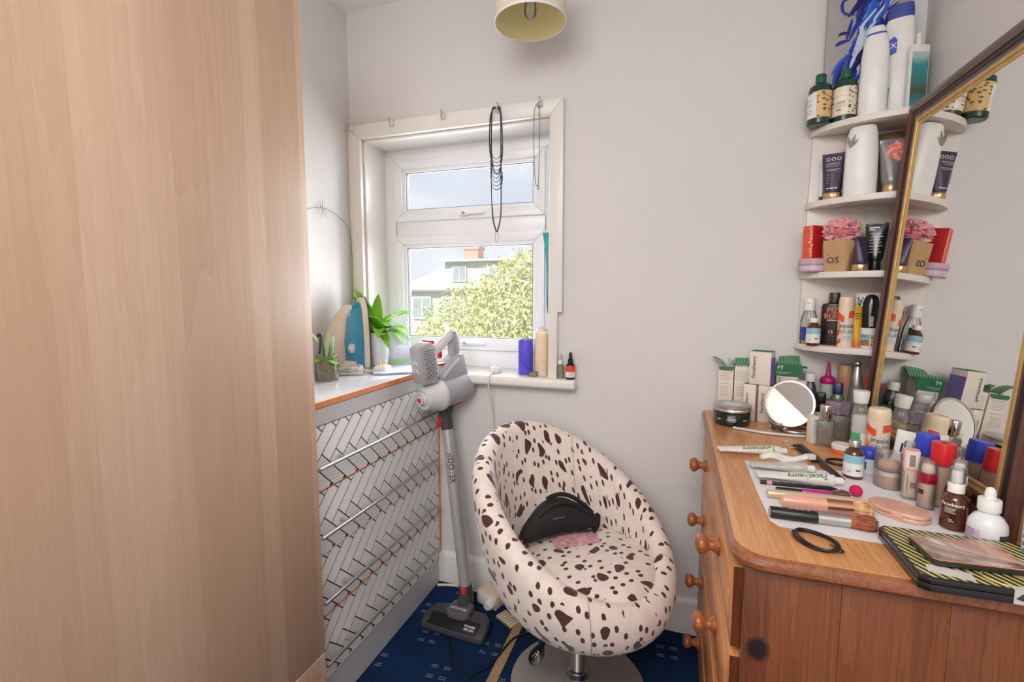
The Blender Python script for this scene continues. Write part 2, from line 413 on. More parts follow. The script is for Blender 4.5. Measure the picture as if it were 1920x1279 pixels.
sill = prism('window_sill', [(YB-.05, .891), (YB-.058, .899), (YB-.058, .921), (YB-.05, .929), (1.95, .929), (1.95, .891)], -1.345, -.352, M['white_paint'], win, 'yz', bevel=.004)
sill.location = (0, -1.945, 0)

# ---------------------------------------------------------------- outside: neighbour's house and tree in colours washed out for haze, lawn
M['roof_far'] = mat('hazed_slate', (212, 210, 214), .8, var=.05, vscale=4)  # slate paled, the haze is in the colour
M['render_far'] = mat('pale_house_render', (226, 222, 220), .85, var=.03, vscale=3)
M['far_brick'] = mat('red_chimney_brick', (214, 168, 150), .85, var=.08, vscale=9)
M['tile_far'] = mat('hazed_hung_tiles', (206, 205, 210), .8, var=.1, vscale=12)  # tiles lightened to carry the haze
M['dark_pane'] = mat('hazed_house_pane', (176, 182, 192), .15, var=.1, vscale=2)  # dark panes lightened for the same haze
hs = thing('house', 'neighbouring house with pale hipped slate roof, dormer and brick chimney seen through the window', 'house', (-9.6, 20, -4.2))
def H(x, y, z): return (x+9.6, y-20, z+4.2)
V = [H(-13.2, 20, 1.38), H(-4.0, 20, 1.38), H(-4.0, 27, 1.38), H(-13.2, 27, 1.38), H(-10.1, 22.2, 3.0), H(-5.4, 22.2, 3.0), H(-5.4, 24.5, 3.0), H(-10.1, 24.5, 3.0)]
mesh('roof', V, [(0, 1, 5, 4), (1, 2, 6, 5), (2, 3, 7, 6), (3, 0, 4, 7), (4, 5, 6, 7), (3, 2, 1, 0)], M['roof_far'], hs, smooth=False)
box('wall', H(-8.6, 23.5, -1.4), (8.8, 6.6, 5.5), M['render_far'], hs)
box('gutter', H(-8.6, 19.95, 1.40), (9.3, .14, .11), mat('gutter_grey', (160, 158, 162), .6), hs, .02)
dm = box('dormer', H(-8.4, 21.0, 2.1), (3.5, 1.9, 1.2), M['tile_far'], hs)
box('dormer_roof', (H(-8.4, 20.9, 2.74)), (3.8, 2.3, .09), M['white_paint'], hs, .01)
for xx in (-9.42, -7.6):
    wn = box('window', H(xx, 20.04, 2.16), (.72, .1, .72), M['white_paint'], hs)
    box('pane', H(xx-.16, 19.985, 2.16), (.26, .02, .58), M['dark_pane'], wn); box('pane', H(xx+.16, 19.985, 2.16), (.26, .02, .58), M['dark_pane'], wn)
for xx in (-11.45, -9.9):
    wn = box('window', H(xx, 20.17, .6), (1.0, .1, 1.1), M['white_paint'], hs)
    for q in (-.24, .24): box('pane', H(xx+q, 20.11, .6), (.38, .02, .9), M['dark_pane'], wn)
ch = box('chimney', H(-9.5, 21.9, 3.05), (.72, .72, 1.3), M['far_brick'], hs)
box('corbel', H(-9.5, 21.9, 3.45), (.84, .84, .14), M['far_brick'], ch)
for q in (-.2, .2): lathe('chimney_pot', [(.12, 3.7), (.1, 4.02), (.12, 4.04), (.1, 4.06)], M['far_brick'], ch, 12, cx=H(-9.5, 0, 0)[0]+q, cy=1.9).location = (0, 0, 4.2)
tag(struct(box('ground', (-4, 22, -4.25), (60, 36, .1), mat('lawn', (120, 140, 80), .95, var=.2, vscale=2))))

def leaf_mat(name, c0, c1, tl):
    m = bpy.data.materials.new(name); m.use_nodes = True
    N = NT(m.node_tree); b = m.node_tree.nodes['Principled BSDF']
    nz = N.noise(N.coord('Object'), 5.0, 5, .7)
    N.put(b, 'Base Color', N.ramp(nz, [(.35, lin(c0)), (.65, lin(c1))])); N.put(b, 'Roughness', .6)
    N.put(b, 'Transmission Weight', 0.0)
    return m
M['tree_leaf'] = leaf_mat('sunlit_yellow_green_leaf', (182, 194, 122), (242, 238, 184), .3)
tr = thing('tree', 'big bushy yellow-green tree filling the lower window pane', 'tree', (-3.3, 9.6, -4.2))
rnd = random.Random(3); V, F = [], []
blobs = [(-3.1, 9.6, .55, 1.35), (-4.3, 9.7, .25, 1.15), (-2.3, 9.9, .7, 1.0), (-5.2, 9.9, -.45, 1.15), (-3.0, 9.4, -.6, 1.3), (-4.4, 9.3, -.9, 1.3), (-2.2, 9.5, -.9, 1.2), (-3.6, 9.8, .95, .75), (-2.85, 9.9, 1.35, .62), (-1.6, 9.8, .2, 1.1), (-5.9, 10.2, -1.2, 1.2)]
for bx_, by_, bz_, br in blobs:
    for k in range(int(3300*br*br)):
        d = Vector((rnd.gauss(0, 1), rnd.gauss(0, 1), rnd.gauss(0, 1))).normalized()
        rr = br*(1-.28*rnd.random()**1.6)*(1+.12*noise.noise(d*2.6+Vector((bx_, by_, bz_)))*2)
        p = Vector((bx_, by_, bz_))+d*rr
        s = rnd.uniform(.028, .06); a = (d+Vector((rnd.gauss(0, .6), rnd.gauss(0, .6), rnd.gauss(0, .6)))).normalized()
        u_ = a.orthogonal().normalized(); v_ = a.cross(u_); q = rnd.random()*6.28; e1 = u_*math.cos(q)+v_*math.sin(q); e2 = a.cross(e1)
        i = len(V); V += [p-e1*s, p+e2*s*.45, p+e1*s, p-e2*s*.45]; F.append((i, i+1, i+2, i+3))
for k in range(46):                                       # loose twigs that break the top outline
    x = rnd.uniform(-3.7, -2.2); z0 = 1.55+.35*math.sin((x+3.7)*2); L = rnd.uniform(.15, .42); lean = rnd.uniform(-.15, .15)
    for j in range(14):
        q = j/13; p = Vector((x+lean*q+rnd.gauss(0, .03), 9.7+rnd.gauss(0, .05), z0+L*q)); s = rnd.uniform(.025, .05)
        e1 = Vector((rnd.gauss(0, 1), rnd.gauss(0, 1), rnd.gauss(0, 1))).normalized(); e2 = e1.orthogonal().normalized()
        i = len(V); V += [p-e1*s, p+e2*s*.45, p+e1*s, p-e2*s*.45]; F.append((i, i+1, i+2, i+3))
fo = mesh('foliage', [v-Vector((-3.3, 9.6, -4.2)) for v in V], F, M['tree_leaf'], tr, smooth=False); fo['kind'] = 'stuff'
tubes('trunk', [([(0, .2, 0), (.05, .2, 1.5), (-.1, .2, 3.2), (0, .2, 4.6)], [.2, .16, .12, .06]), ([(-.05, .2, 2.4), (-1.0, .2, 3.8)], [.1, .05]), ([(0, .2, 2.4), (1.0, .2, 3.9)], [.1, .05])], mat('bark', (110, 96, 80), .9, var=.2), tr)

# ---------------------------------------------------------------- wardrobe: beech doors over a low drawer line
wd_ = thing('wardrobe', 'tall pale beech wardrobe with plain flush doors along the left side', 'wardrobe', (-.912, 1.026, 0))
box('carcass', (-.222, -.85, 1.07), (.404, 1.70, 2.14), M['beech'], wd_)
def facepanel(name, y0, y1, z0, z1): return box(name, (-.010, (y0+y1)/2, (z0+z1)/2), (.02, y1-y0-.003, z1-z0-.003), M['beech'], wd_, .0012)
for y0, y1 in ((-.85, 0), (-1.70, -.85)):
    facepanel('door', y0, y1, .238, 2.14); facepanel('plinth_panel', y0, y1, .004, .234)
ed = mat('chipped_pale_edge', (226, 202, 172), .7, var=.2, vscale=140)
box('edge_strip', (-.0005, -.425, .2365), (.002, .846, .0028), ed, wd_)

# ---------------------------------------------------------------- dresser with herringbone drawer fronts
DX, DY0, DY1, DT = -.945, 1.03, 1.785, .946
dr = thing('dresser', 'grey chest of four herringbone-covered drawers with long silver bar handles under window', 'dresser', (DX, DY0, 0))
DW = DY1-DY0
M['dresser_grey'] = mat('grey_vinyl_wrap', (198, 197, 199), .28, var=.02, vscale=8)
M['dresser_top'] = mat('glossy_pale_grey_top', (206, 206, 212), .12, var=.03, vscale=6, coat=.5)
M['orange_edge'] = mat('orange_wood_edge', (226, 140, 84), .5, var=.08, vscale=50)
box('carcass', (-.2025, DW/2, .465), (.365, DW-.002, .928), M['orange_edge'], dr)
boxes('top_board', [((-.2, DW/2, .937), (.40, DW, .018))], M['dresser_top'], dr, .001)
box('top_edge_strip', (.001, DW/2, .9375), (.0024, DW, .0165), M['orange_edge'], dr)
box('top_rail', (-.0095, DW/2, .9025), (.019, DW-.004, .049), M['dresser_grey'], dr)
box('plinth', (-.0095, DW/2, .056), (.019, DW-.004, .112), M['dresser_grey'], dr)
box('side_edge', (-.006, DW-.004, .46), (.02, .008, .92), M['orange_edge'], dr)
def plank_mat(name, col, stripes):
    m = bpy.data.materials.new(name); m.use_nodes = True
    N = NT(m.node_tree); b = m.node_tree.nodes['Principled BSDF']; tc = N.n('ShaderNodeTexCoord')
    sp = N.n('ShaderNodeSeparateXYZ', ins={0: tc.outputs['Object']})
    c = lin(col); d = tuple(x*.78 for x in c[:3])+(1,)
    ph = N.m('MULTIPLY', sp.outputs[2], 2*PI/.0105 if stripes else 2*PI/.004)
    s = N.m('MULTIPLY', N.m('ADD', N.m('SINE', ph), 1), .5)
    col_ = N.mix(N.m('MULTIPLY', s, 1.0 if stripes else .14), c, d)
    N.put(b, 'Base Color', col_); N.put(b, 'Roughness', .42)
    return m
M['plank'] = plank_mat('white_herringbone_film', (247, 246, 246), False)
M['plank_b'] = plank_mat('warm_white_herringbone_film', (240, 238, 238), False)
M['plank_s'] = plank_mat('ribbed_herringbone_film', (244, 242, 242), True)
M['grout'] = mat('black_joint_line', (44, 42, 44), .6)
def clip(poly, x0, x1, z0, z1):
    def cut(P, ins, ix):
        out = []
        for i in range(len(P)):
            a, b = P[i], P[(i+1) % len(P)]
            if ins(a): out.append(a)
            if ins(a) != ins(b): out.append(ix(a, b))
        return out
    def atx(x): return lambda a, b: (x, a[1]+(b[1]-a[1])*(x-a[0])/(b[0]-a[0]))
    def atz(z): return lambda a, b: (a[0]+(b[0]-a[0])*(z-a[1])/(b[1]-a[1]), z)
    for ins, ix in ((lambda p: p[0] >= x0, atx(x0)), (lambda p: p[0] <= x1, atx(x1)), (lambda p: p[1] >= z0, atz(z0)), (lambda p: p[1] <= z1, atz(z1))):
        if not poly: return []
        poly = cut(poly, ins, ix)
    return poly
PW, PL, GAP = .0425, .1345, .0018
zs = [.877, .686, .497, .3075, .113]
for d in range(4):
    z1, z0 = zs[d]-.0015, zs[d+1]+.0015
    w_ = box('drawer', (-.010, DW/2, (z0+z1)/2), (.018, DW-.012, z1-z0), M['grout'], dr)
    box('drawer_edge', (.0, DW/2, z0+.0011), (.0022, DW-.013, .0022), M['orange_edge'] if d in (0, 2) else M['plank_b'], w_)
    cpos, zc0 = [], z1
    for i in range(-8, 36):
        for j in range(-2, 4):
            for kind in (0, 1):
                ox, oz = i*PW+j*PL, i*PW-j*PL
                if kind == 0: q = [(ox+GAP, oz+GAP), (ox+PL-GAP, oz+GAP), (ox+PL-GAP, oz+PW-GAP), (ox+GAP, oz+PW-GAP)]
                else: q = [(ox+PL+GAP, oz+PW-PL+GAP), (ox+PL+PW-GAP, oz+PW-PL+GAP), (ox+PL+PW-GAP, oz+PW-GAP), (ox+PL+GAP, oz+PW-GAP)]
                q = [((x+z)*.70711-.1, (z-x)*.70711) for x, z in q]          # rotate the weave by 45 degrees
                q = [(x, z0+(z+.076)) for x, z in q]
                q = clip(q, .007, DW-.007, z0+.0025, z1)
                if len(q) < 3: continue
                ar_ = abs(sum(q[a][0]*q[(a+1) % len(q)][1]-q[(a+1) % len(q)][0]*q[a][1] for a in range(len(q))))/2
                if ar_ < 4e-5: continue
                mm = M['plank'] if kind == 1 else (M['plank_s'] if i % 2 == 0 else M['plank_b'])
                n = len(q); V = [(-.0012, a, b) for a, b in q]+[(-.0005, a, b) for a, b in q]
                F = [tuple(range(n-1, -1, -1)), tuple(range(n, 2*n))]+[(a, (a+1) % n, (a+1) % n+n, a+n) for a in range(n)]
                mesh('plank', V, F, mm, w_, smooth=False)
    hz = (.767, .568, .374, .185)[d]
    h = tube('bar_handle', [(.03, .005, hz), (.03, DW-.062, hz)], .0055, M['silver'], w_, 14)
    for yy in (.12, DW-.13): tube('handle_post', [(-.001, yy, hz), (.03, yy, hz)], .0048, M['silver'], h, 10)
# ---------------------------------------------------------------- tub chair
def spotted():
    m = bpy.data.materials.new('spotted_velour'); m.use_nodes = True
    N = NT(m.node_tree); b = m.node_tree.nodes['Principled BSDF']; tc = N.n('ShaderNodeTexCoord'); uv = tc.outputs['UV']
    def vor(scale, rnd_, sx=1, sy=1, off=0):
        mp = N.n('ShaderNodeMapping', ins={'Vector': uv, 'Scale': (sx, sy, 1), 'Location': (off, off*.7, 0)})
        wob = N.noise(mp.outputs[0], scale*2.3, 0, .5)
        v = N.n('ShaderNodeTexVoronoi', {'feature': 'F1', 'voronoi_dimensions': '2D'}, {'Vector': mp.outputs[0], 'Scale': scale, 'Randomness': rnd_})
        return v.outputs['Distance'], wob
    d1, w1 = vor(12.4, .42, 1, .88); blot = N.m('LESS_THAN', N.m('ADD', d1, N.m('MULTIPLY', N.m('SUBTRACT', w1, .5), .70)), .16)
    near = N.m('LESS_THAN', d1, .30)
    d2, w2 = vor(25.0, .7, 1.4, .84, .37); dots = N.m('LESS_THAN', d2, .19)
    dots = N.m('MULTIPLY', dots, N.m('SUBTRACT', 1.0, near))
    mask = N.m('MAXIMUM', blot, dots)
    fib = N.noise(tc.outputs['Object'], 260, 3, .7); var = N.noise(tc.outputs['Object'], 26, 3)
    cream_ = N.ramp(var, [(.3, lin((226, 210, 200))), (.7, lin((236, 224, 216)))])
    br = N.ramp(fib, [(.3, lin((52, 26, 28))), (.75, lin((96, 54, 52)))])
    N.put(b, 'Base Color', N.mix(mask, cream_, br)); N.put(b, 'Roughness', .85); N.put(b, 'Sheen Weight', .25)
    N.put(b, 'Normal', N.n('ShaderNodeBump', ins={'Strength': .2, 'Distance': .002, 'Height': fib}))
    return m
M['spots'] = spotted()
def add_uv(o, uvs):
    ly = o.data.uv_layers.new(name='UVMap')
    for lp in o.data.loops: ly.data[lp.index].uv = uvs[lp.vertex_index]
CX, CY, CPHI = -.2656, 1.417, R(-33)
chair = thing('tub_chair', 'round tub swivel chair in cream fabric with dark brown spots', 'chair', (CX, CY, 0), CPHI)
CR, CZF, CZK, CZ0, CL, CE = .306, .415, .782, .255, .113, .482
def rim_z(a): return CZF+(CZK-CZF)*(1-math.cos(a))/2
def shell_pts(a):
    zr = rim_z(a); out = []
    for k in range(12):                                   # outside, from under the bowl up to the rim
        t_ = (.06+.94*k/11)*PI/2; out.append((CR*math.sin(t_)**CE, CZ0+(zr-.035-CZ0)*(1-math.cos(t_))))
    th_ = .036
    for k in range(1, 8):                                 # padded roll over the rim
        q = PI*k/8; out.append((CR-th_+th_*math.cos(q), zr-.035+.045*math.sin(q)))
    ri = CR-2*th_; zb = .372
    for k in range(0, 9):                                 # inside, down to the seat pan
        q = k/8; out.append((ri-.035*q**2.2-.01*math.sin(PI*q), (zr-.035)*(1-q)+zb*q))
    out.append((ri-.12, zb-.004)); out.append((0.001, zb-.006))
    return out
NA = 96; V, F, U = [], [], []
for i in range(NA+1):
    a = 2*PI*i/NA; arc = 0; prev = None
    for r_, z in shell_pts(a):
        if prev: arc += math.hypot(r_-prev[0], z-prev[1])
        prev = (r_, z)
        V.append((r_*math.cos(a)-CL*(z-CZ0), r_*math.sin(a), z)); U.append((a*.27, arc))
K = len(shell_pts(0))
for i in range(NA):
    for k in range(K-1): F.append((i*K+k, (i+1)*K+k, (i+1)*K+k+1, i*K+k+1))
F = [f[::-1] for f in F]
F = [f[::-1] for f in F]
sh = mesh('padded_shell', V, F, M['spots'], chair, angle=80); add_uv(sh, U)
seam = mat('seam_shadow_thread', (176, 158, 150), .9)
for deg in (38, 132, -132, -38):
    a = R(deg); pts = [((r_+.0004)*math.cos(a)-CL*(z-CZ0), (r_+.0004)*math.sin(a), z) for r_, z in shell_pts(a)[4:-2]]
    tube('seam', pts, .0013, seam, chair, 6)
prof = [(.0, .374), (.15, .374), (.205, .384), (.221, .402), (.223, .418), (.212, .438), (.186, .452), (.135, .461), (.06, .4645), (.0, .465)]
cu = lathe('seat_cushion', prof, M['spots'], chair, 64); cu.location = (.022, 0, 0)
add_uv(cu, [(v.co.x+.3, v.co.y*1.1+v.co.z*.8) for v in cu.data.vertices])
lathe('swivel_plate', [(0, .215), (.075, .215), (.09, .24), (.09, .262), (0, .262)], M['black'], chair, 24)
lathe('gas_column', [(.0245, .045), (.0245, .235)], M['chrome'], chair, 32)
lathe('column_collar', [(.03, .03), (.037, .032), (.037, .042), (.031, .05), (.031, .058), (.0246, .06)], M['chrome'], chair, 32)
M['base_metal'] = mat('brushed_base_metal', (186, 182, 178), .2, .8, var=.03, vscale=8)
lathe('disc_base', [(0, .0), (.213, .0), (.216, .004), (.213, .009), (.15, .016), (.08, .024), (.035, .034), (0, .034)], M['base_metal'], chair, 64)
# height lever, with a printed swing tag
ci, si = math.cos(-CPHI), math.sin(-CPHI)
def CLoc(x, y, z): dx, dy = x-CX, y-CY; return (dx*ci-dy*si, dx*si+dy*ci, z)
tube('height_lever', smooth_path([CLoc(-.28, 1.40, .225), CLoc(-.35, 1.36, .20), CLoc(-.372, 1.335, .175)], 5), .005, M['black'], chair, 8)
pts = [(.0, .052), (.008, .05), (.010, .034), (.019, .012), (.022, -.012), (.016, -.034), (.004, -.042), (-.010, -.04), (-.02, -.026), (-.022, -.006), (-.016, .014), (-.007, .034), (-.006, .05)]
pad = prism('lever_paddle', pts, -.004, .004, M['black'], chair, 'xz', .0015)
pad.matrix_local = Matrix.Translation(CLoc(-.374, 1.33, .142)) @ Matrix.Rotation(-CPHI+R(12), 4, 'Z') @ Matrix.Rotation(R(22), 4, 'Y')
mk = [([(-.006, -.0045, .012), (.004, -.0045, .006)], .0009), ([(-.01, -.0045, .002), (.006, -.0045, .0)], .0009), ([(-.001, -.0045, .014), (-.003, -.0045, -.014)], .0009), ([(-.009, -.0045, -.004), (-.012, -.0045, -.012)], .0008), ([(.003, -.0045, -.002), (.012, -.0045, -.01)], .0008), ([(.002, -.0045, -.008), (.013, -.0045, -.018)], .0008)]
tubes('painted_mark', mk, M['white_print'], pad, 5)

# black waist bag lying on the seat, with a pink cloth beneath it
bag = thing('waist_bag', 'black fabric waist bag with orange zip pulls lying on spotted chair seat', 'bag', (-.350, 1.462, .4720), R(40)); bag.scale = (.80, .85, .95)
M['bag_black'] = mat('black_nylon', (26, 26, 29), .75, var=.2, vscale=60, bump=.5, bscale=500)
V, F = [], []; NS, NR = 18, 16
for i in range(NS+1):
    q = i/NS; x = -.165+.33*q; e = max(.10, math.sin(PI*min(1, max(0, .06+.88*q)))**.55)
    for k in range(NR):
        a = 2*PI*k/NR; c, s = math.cos(a), math.sin(a)
        yy = .055*e*c; zz = .050*e*(1+s)*(1.0+.25*math.sin(PI*q)) - .0
        wr = .004*noise.noise(Vector((x*28, c*2.2, s*2.2)))
        V.append((x, yy*(1+wr*20)+.03*math.cos(PI*(q-.5))-.03, max(.001, zz+wr+.012*(q > .75)*(q-.75)*4)))
for i in range(NS):
    for k in range(NR): F.append((i*NR+k, i*NR+(k+1) % NR, (i+1)*NR+(k+1) % NR, (i+1)*NR+k))
F.append(tuple(range(NR-1, -1, -1))); F.append(tuple(NS*NR+k for k in range(NR)))
mesh('pouch', V, F, M['bag_black'], bag, angle=70)
def bagpt(q, a, out=.003):
    x = -.165+.33*q; e = math.sin(PI*(.06+.88*q))**.55; c, s = math.cos(a), math.sin(a)
    return (x, (.055+out)*e*c+.03*math.cos(PI*(q-.5))-.03, (.05+out)*e*(1+s)*(1+.25*math.sin(PI*q)))
M['zip'] = mat('grey_black_zip_tape', (52, 52, 56), .5)
tube('zip', [bagpt(.08+.84*i/14, R(-128), .003) for i in range(15)], .0045, M['zip'], bag, 8, flat=.5)
tube('top_fold', [bagpt(.2+.7*i/12, R(128), .004) for i in range(13)], .007, M['bag_black'], bag, 8)
tube('top_fold', [bagpt(.35+.6*i/10, R(100), .007) for i in range(11)], .008, M['bag_black'], bag, 8)
for q in (.03, .93): box('zip_pull', Vector(bagpt(q, R(-100 if q < .5 else -60), .012))+Vector((-.012 if q < .5 else .012, -.004, .012)), (.024, .006, .009), M['orange'], bag, .002, rot=Matrix.Rotation(R(-24), 3, 'Y'))
tube('strap', smooth_path([bagpt(.9, R(-60), .004), (.178, -.02, .05), (.172, -.03, .012), (.14, -.05, .006)], 4), .011, M['bag_black'], bag, 8, flat=.25)
tubes('printed_mark', [([Vector(bagpt(.36, R(-205), .004))+Vector((-.02+.008*k, -.050, .0115)), Vector(bagpt(.36, R(-205), .004))+Vector((-.015+.008*k, -.050, .0125))], .0012) for k in range(6)], M['grey_print'], bag, 5)
M['pink_cloth'] = mat('pink_patterned_cotton', (216, 160, 168), .9, var=.25, vscale=90)
def cloth_sheet(name, w_, d_, amp, m, parent, nx=18, ny=12, th=.003, seed=0):
    V, F = [], []
    for s in (0, 1):
        for j in range(ny+1):
            for i in range(nx+1):
                x = (i/nx-.5)*w_; y = (j/ny-.5)*d_
                x2 = x+.08*w_*noise.noise(Vector((y*14+seed, 3, seed))); y2 = y+.1*d_*noise.noise(Vector((x*14, seed, 7)))
                z = amp*(.5+.5*noise.noise(Vector((x*22+seed, y*22, 1.3))))
                V.append((x2, y2, z+th*s))
    k = (nx+1)*(ny+1)
    for j in range(ny):
        for i in range(nx):
            a = j*(nx+1)+i; q = (a, a+1, a+nx+2, a+nx+1)
            F.append(tuple(reversed(q))); F.append(tuple(v+k for v in q))
    edge = [i for i in range(nx+1)]+[j*(nx+1)+nx for j in range(1, ny+1)]+[ny*(nx+1)+i for i in range(nx-1, -1, -1)]+[j*(nx+1) for j in range(ny-1, 0, -1)]
    for a, b in zip(edge, edge[1:]+edge[:1]): F.append((a, b, b+k, a+k))
    return mesh(name, V, F, m, parent, angle=60)
o = cloth_sheet('pink_cloth', .15, .075, .004, M['pink_cloth'], None, seed=4)
o.location = (-.285, 1.45, .4655); o.rotation_euler = (0, 0, R(36)); tag(o, 'pink patterned cloth tucked under the black waist bag on the chair', 'cloth')

# ---------------------------------------------------------------- cordless stick vacuum
VB = Vector((-.735, 1.555, 0))
va = thing('stick_vacuum', 'grey and silver cordless stick vacuum leaning by the dresser', 'vacuum cleaner', VB)
e1 = Vector((.9457, .3251, 0)); e2 = Vector((-.3251, .9457, 0)); e3 = Vector((0, 0, 1))
def frame(o, loc, z, x=None):
    z = Vector(z).normalized(); x = Vector(x) if x is not None else z.orthogonal()
    y = z.cross(x).normalized(); x = y.cross(z).normalized()
    m = Matrix((x, y, z)).transposed().to_4x4(); o.matrix_local = Matrix.Translation(loc) @ m; return o
top = Vector((-.850, 1.68, .715))-VB; bot = Vector((-.748, 1.615, .105))-VB
wax = (top-bot).normalized()
M['wand'] = mat('satin_aluminium', (186, 184, 184), .32, .35, var=.03)
tube('wand', [bot, top], .0225, M['wand'], va, 64)
# lettering that runs down the tube
vs_, fs_ = text_data('HOOVER', .03); camd = (Vector((0, 0, 1.25))-(VB+top)).normalized()
fr_ = (camd-wax*camd.dot(wax)).normalized(); sd = wax.cross(fr_)
out = []
for x, y in vs_:
    an = y/.0228-.12; out.append(bot+wax*((top-bot).length*.76-x*.98)+(fr_*math.cos(an)+sd*math.sin(an))*.0233)
mesh('lettering', out, fs_, M['black'], va, smooth=False)
# lower joint
o = tube('lower_joint', [bot-wax*.055, bot-wax*.03, bot+wax*.012], [.027, .029, .026], M['dark_grey_plastic'], va, 20)
b_ = box('release_button', (0, 0, 0), (.022, .012, .05), M['red_plastic'], va, .005); frame(b_, bot-wax*.012+fr_*.022-sd*.008, wax, sd)
# floor head
hz_ = Matrix.Rotation(R(-4), 4, 'Z')
head = [(-.128, -.085), (.128, -.085), (.132, -.05), (.118, .012), (.072, .03), (-.072, .03), (-.118, .012), (-.132, -.05)]
hb = prism('floor_head', head, .008, .058, M['dark_grey_plastic'], va, 'xy', .012); hb.matrix_local = Matrix.Translation((.0, -.01, 0)) @ hz_
# its top slopes down to the front
for v_ in hb.data.vertices:
    if v_.co.z > .03: v_.co.z -= max(0, (-.03-v_.co.y))*.42
box('brush_window', (0, 0, 0), (.2, .05, .004), M['black'], hb, .0018, rot=Matrix.Rotation(R(23), 3, 'X')).location = (0, -.058, .0475)
text_flat('POWER', .0125, M['white_print'], hb, (.068, -.058, .0515), (1, 0, 0), (0, .92, .39)); text_flat('BRUSH', .0125, M['white_print'], hb, (.068, -.069, .0468), (1, 0, 0), (0, .92, .39))
nk = prism('neck_cover', [(-.05, -.03), (-.03, -.046), (.03, -.046), (.05, -.03), (.042, .035), (-.042, .035)], .03, .078, mat('gunmetal_plastic', (92, 90, 94), .35, var=.04), hb, 'xy', .01)
text_flat('HOOVER', .0165, M['white_print'], nk, (0, -.018, .0788), (1, 0, 0), (0, 1, .0))
tube('swivel_arm', [(0, .01, .06), (-.01, .05, .075)], .026, M['dark_grey_plastic'], hb, 16)
for sx in (-.1, .1): lathe('wheel', [(0, -.008), (.012, -.008), (.012, .008), (0, .008)], M['black'], hb, 16).matrix_local = Matrix.Translation((sx, .028, .0135)) @ Matrix.Rotation(PI/2, 4, 'Y')
# main unit
cc = Vector((-.851, 1.675, .868))-VB; ax_ = (e1*.66+e2*.73+e3*.13).normalized(); upv = (e3-ax_*e3.dot(ax_)).normalized(); sdv = ax_.cross(upv)
o = tube('neck', [top-wax*.002, top+wax*.06, cc-upv*.03+e1*.004], [.024, .026, .034], M['dark_grey_plastic'], va, 20)
b_ = box('release_button', (0, 0, 0), (.016, .012, .042), M['red_plastic'], o, .004); b_.matrix_local = Matrix.Translation(top+wax*.03-e1*.024-e2*.008) @ Matrix.Rotation(R(8), 4, 'Y')
pr_ = [(.0, -.132), (.016, -.130), (.022, -.122), (.026, -.112), (.034, -.112), (.038, -.118), (.042, -.116), (.046, -.105), (.060, -.056), (.066, -.050), (.066, -.036), (.060, -.03), (.061, .05), (.062, .075), (.058, .1), (.036, .108), (0, .108)]
bd = lathe('dust_canister', pr_[10:], M['grey_plastic'], va, 40); frame(bd, cc, ax_, upv)
fc = lathe('filter_cover', pr_[:12], M['light_grey_plastic'], va, 40); frame(fc, cc, ax_, upv)
lg = lathe('logo_disc', [(0, -.1335), (.010, -.1330), (.010, -.128), (0, -.128)], M['red_plastic'], fc, 20); lg.location = (0, 0, 0)
tubes('vent_holes', [([(.018*math.cos(q)+.0, .018*math.sin(q), -.1285), (.018*math.cos(q), .018*math.sin(q), -.120)], .0018) for q in [k*.42 for k in range(15)]], M['black'], fc, 6)
tag(mesh('lettering', [(.0568*math.cos(R(215)+x/.0568) if False else .0618*math.sin(y/.0618+2.2), .0618*math.cos(y/.0618+2.2), .02+x) for x, y in text_data('HOOVER', .02)[0]], text_data('HOOVER', .02)[1], M['white_print'], bd, smooth=False))
b_ = box('canister_latch', (0, 0, 0), (.05, .02, .018), M['red_plastic'], va, .006); frame(b_, cc-upv*.062+ax_*.045, upv, ax_)
# housing wedge above the canister, grip and battery
S = lambda p: tuple(cc+ax_*p[0]+sdv*p[2]+upv*p[1])
def slab(name, poly, half, m, parent, bev=.006):
    n = len(poly); V = [S((a, b, -half)) for a, b in poly]+[S((a, b, half)) for a, b in poly]
    F = [tuple(range(n)), tuple(range(2*n-1, n-1, -1))]+[(i, i+n, (i+1) % n+n, (i+1) % n) for i in range(n)]
    me = bpy.data.meshes.new(name); me.from_pydata(V, [], F); bm = bmesh.new(); bm.from_mesh(me); bpy.data.meshes.remove(me)
    bmesh.ops.recalc_face_normals(bm, faces=bm.faces)
    if bev: bmesh.ops.bevel(bm, geom=bm.edges[:], offset=bev, segments=2, affect='EDGES', profile=.5)
    return obj(name, bm, m, parent)
hsg = slab('motor_housing', [(-.045, .045), (-.045, .085), (-.02, .095), (.062, .142), (.085, .135), (.098, .04)], .034, M['grey_plastic'], va)
slab('side_trim', [(-.03, .062), (-.03, .082), (.055, .130), (.06, .118)], .0355, M['light_grey_plastic'], hsg, .002)
slab('grip_pillar', [(.045, .13), (.078, .13), (.085, .20), (.072, .232), (.05, .232), (.048, .2)], .02, M['grey_plastic'], va)
tube('grip', [S((-.06, .155, 0)), S((.068, .222, 0))], .0185, M['light_grey_plastic'], va, 18)
slab('trigger', [(-.018, .135), (-.004, .14), (-.002, .168), (-.016, .162)], .009, M['red_plastic'], va, .003)
slab('trigger', [(-.026, .108), (.004, .108), (.004, .116), (-.026, .116)], .008, M['red_plastic'], va, .002)
bt = slab('battery', [(-.125, .062), (-.052, .05), (-.052, .205), (-.075, .216), (-.125, .200)], .034, M['grey_plastic'], va, .008)
slab('battery_release', [(-.064, .196), (-.05, .196), (-.05, .218), (-.064, .218)], .03, M['red_plastic'], bt, .003)
gr = slab('vent_grille', [(-.0555, .075), (-.0490, .075), (-.0490, .2), (-.0555, .2)], .033, M['light_grey_plastic'], bt, .002)
dots = []
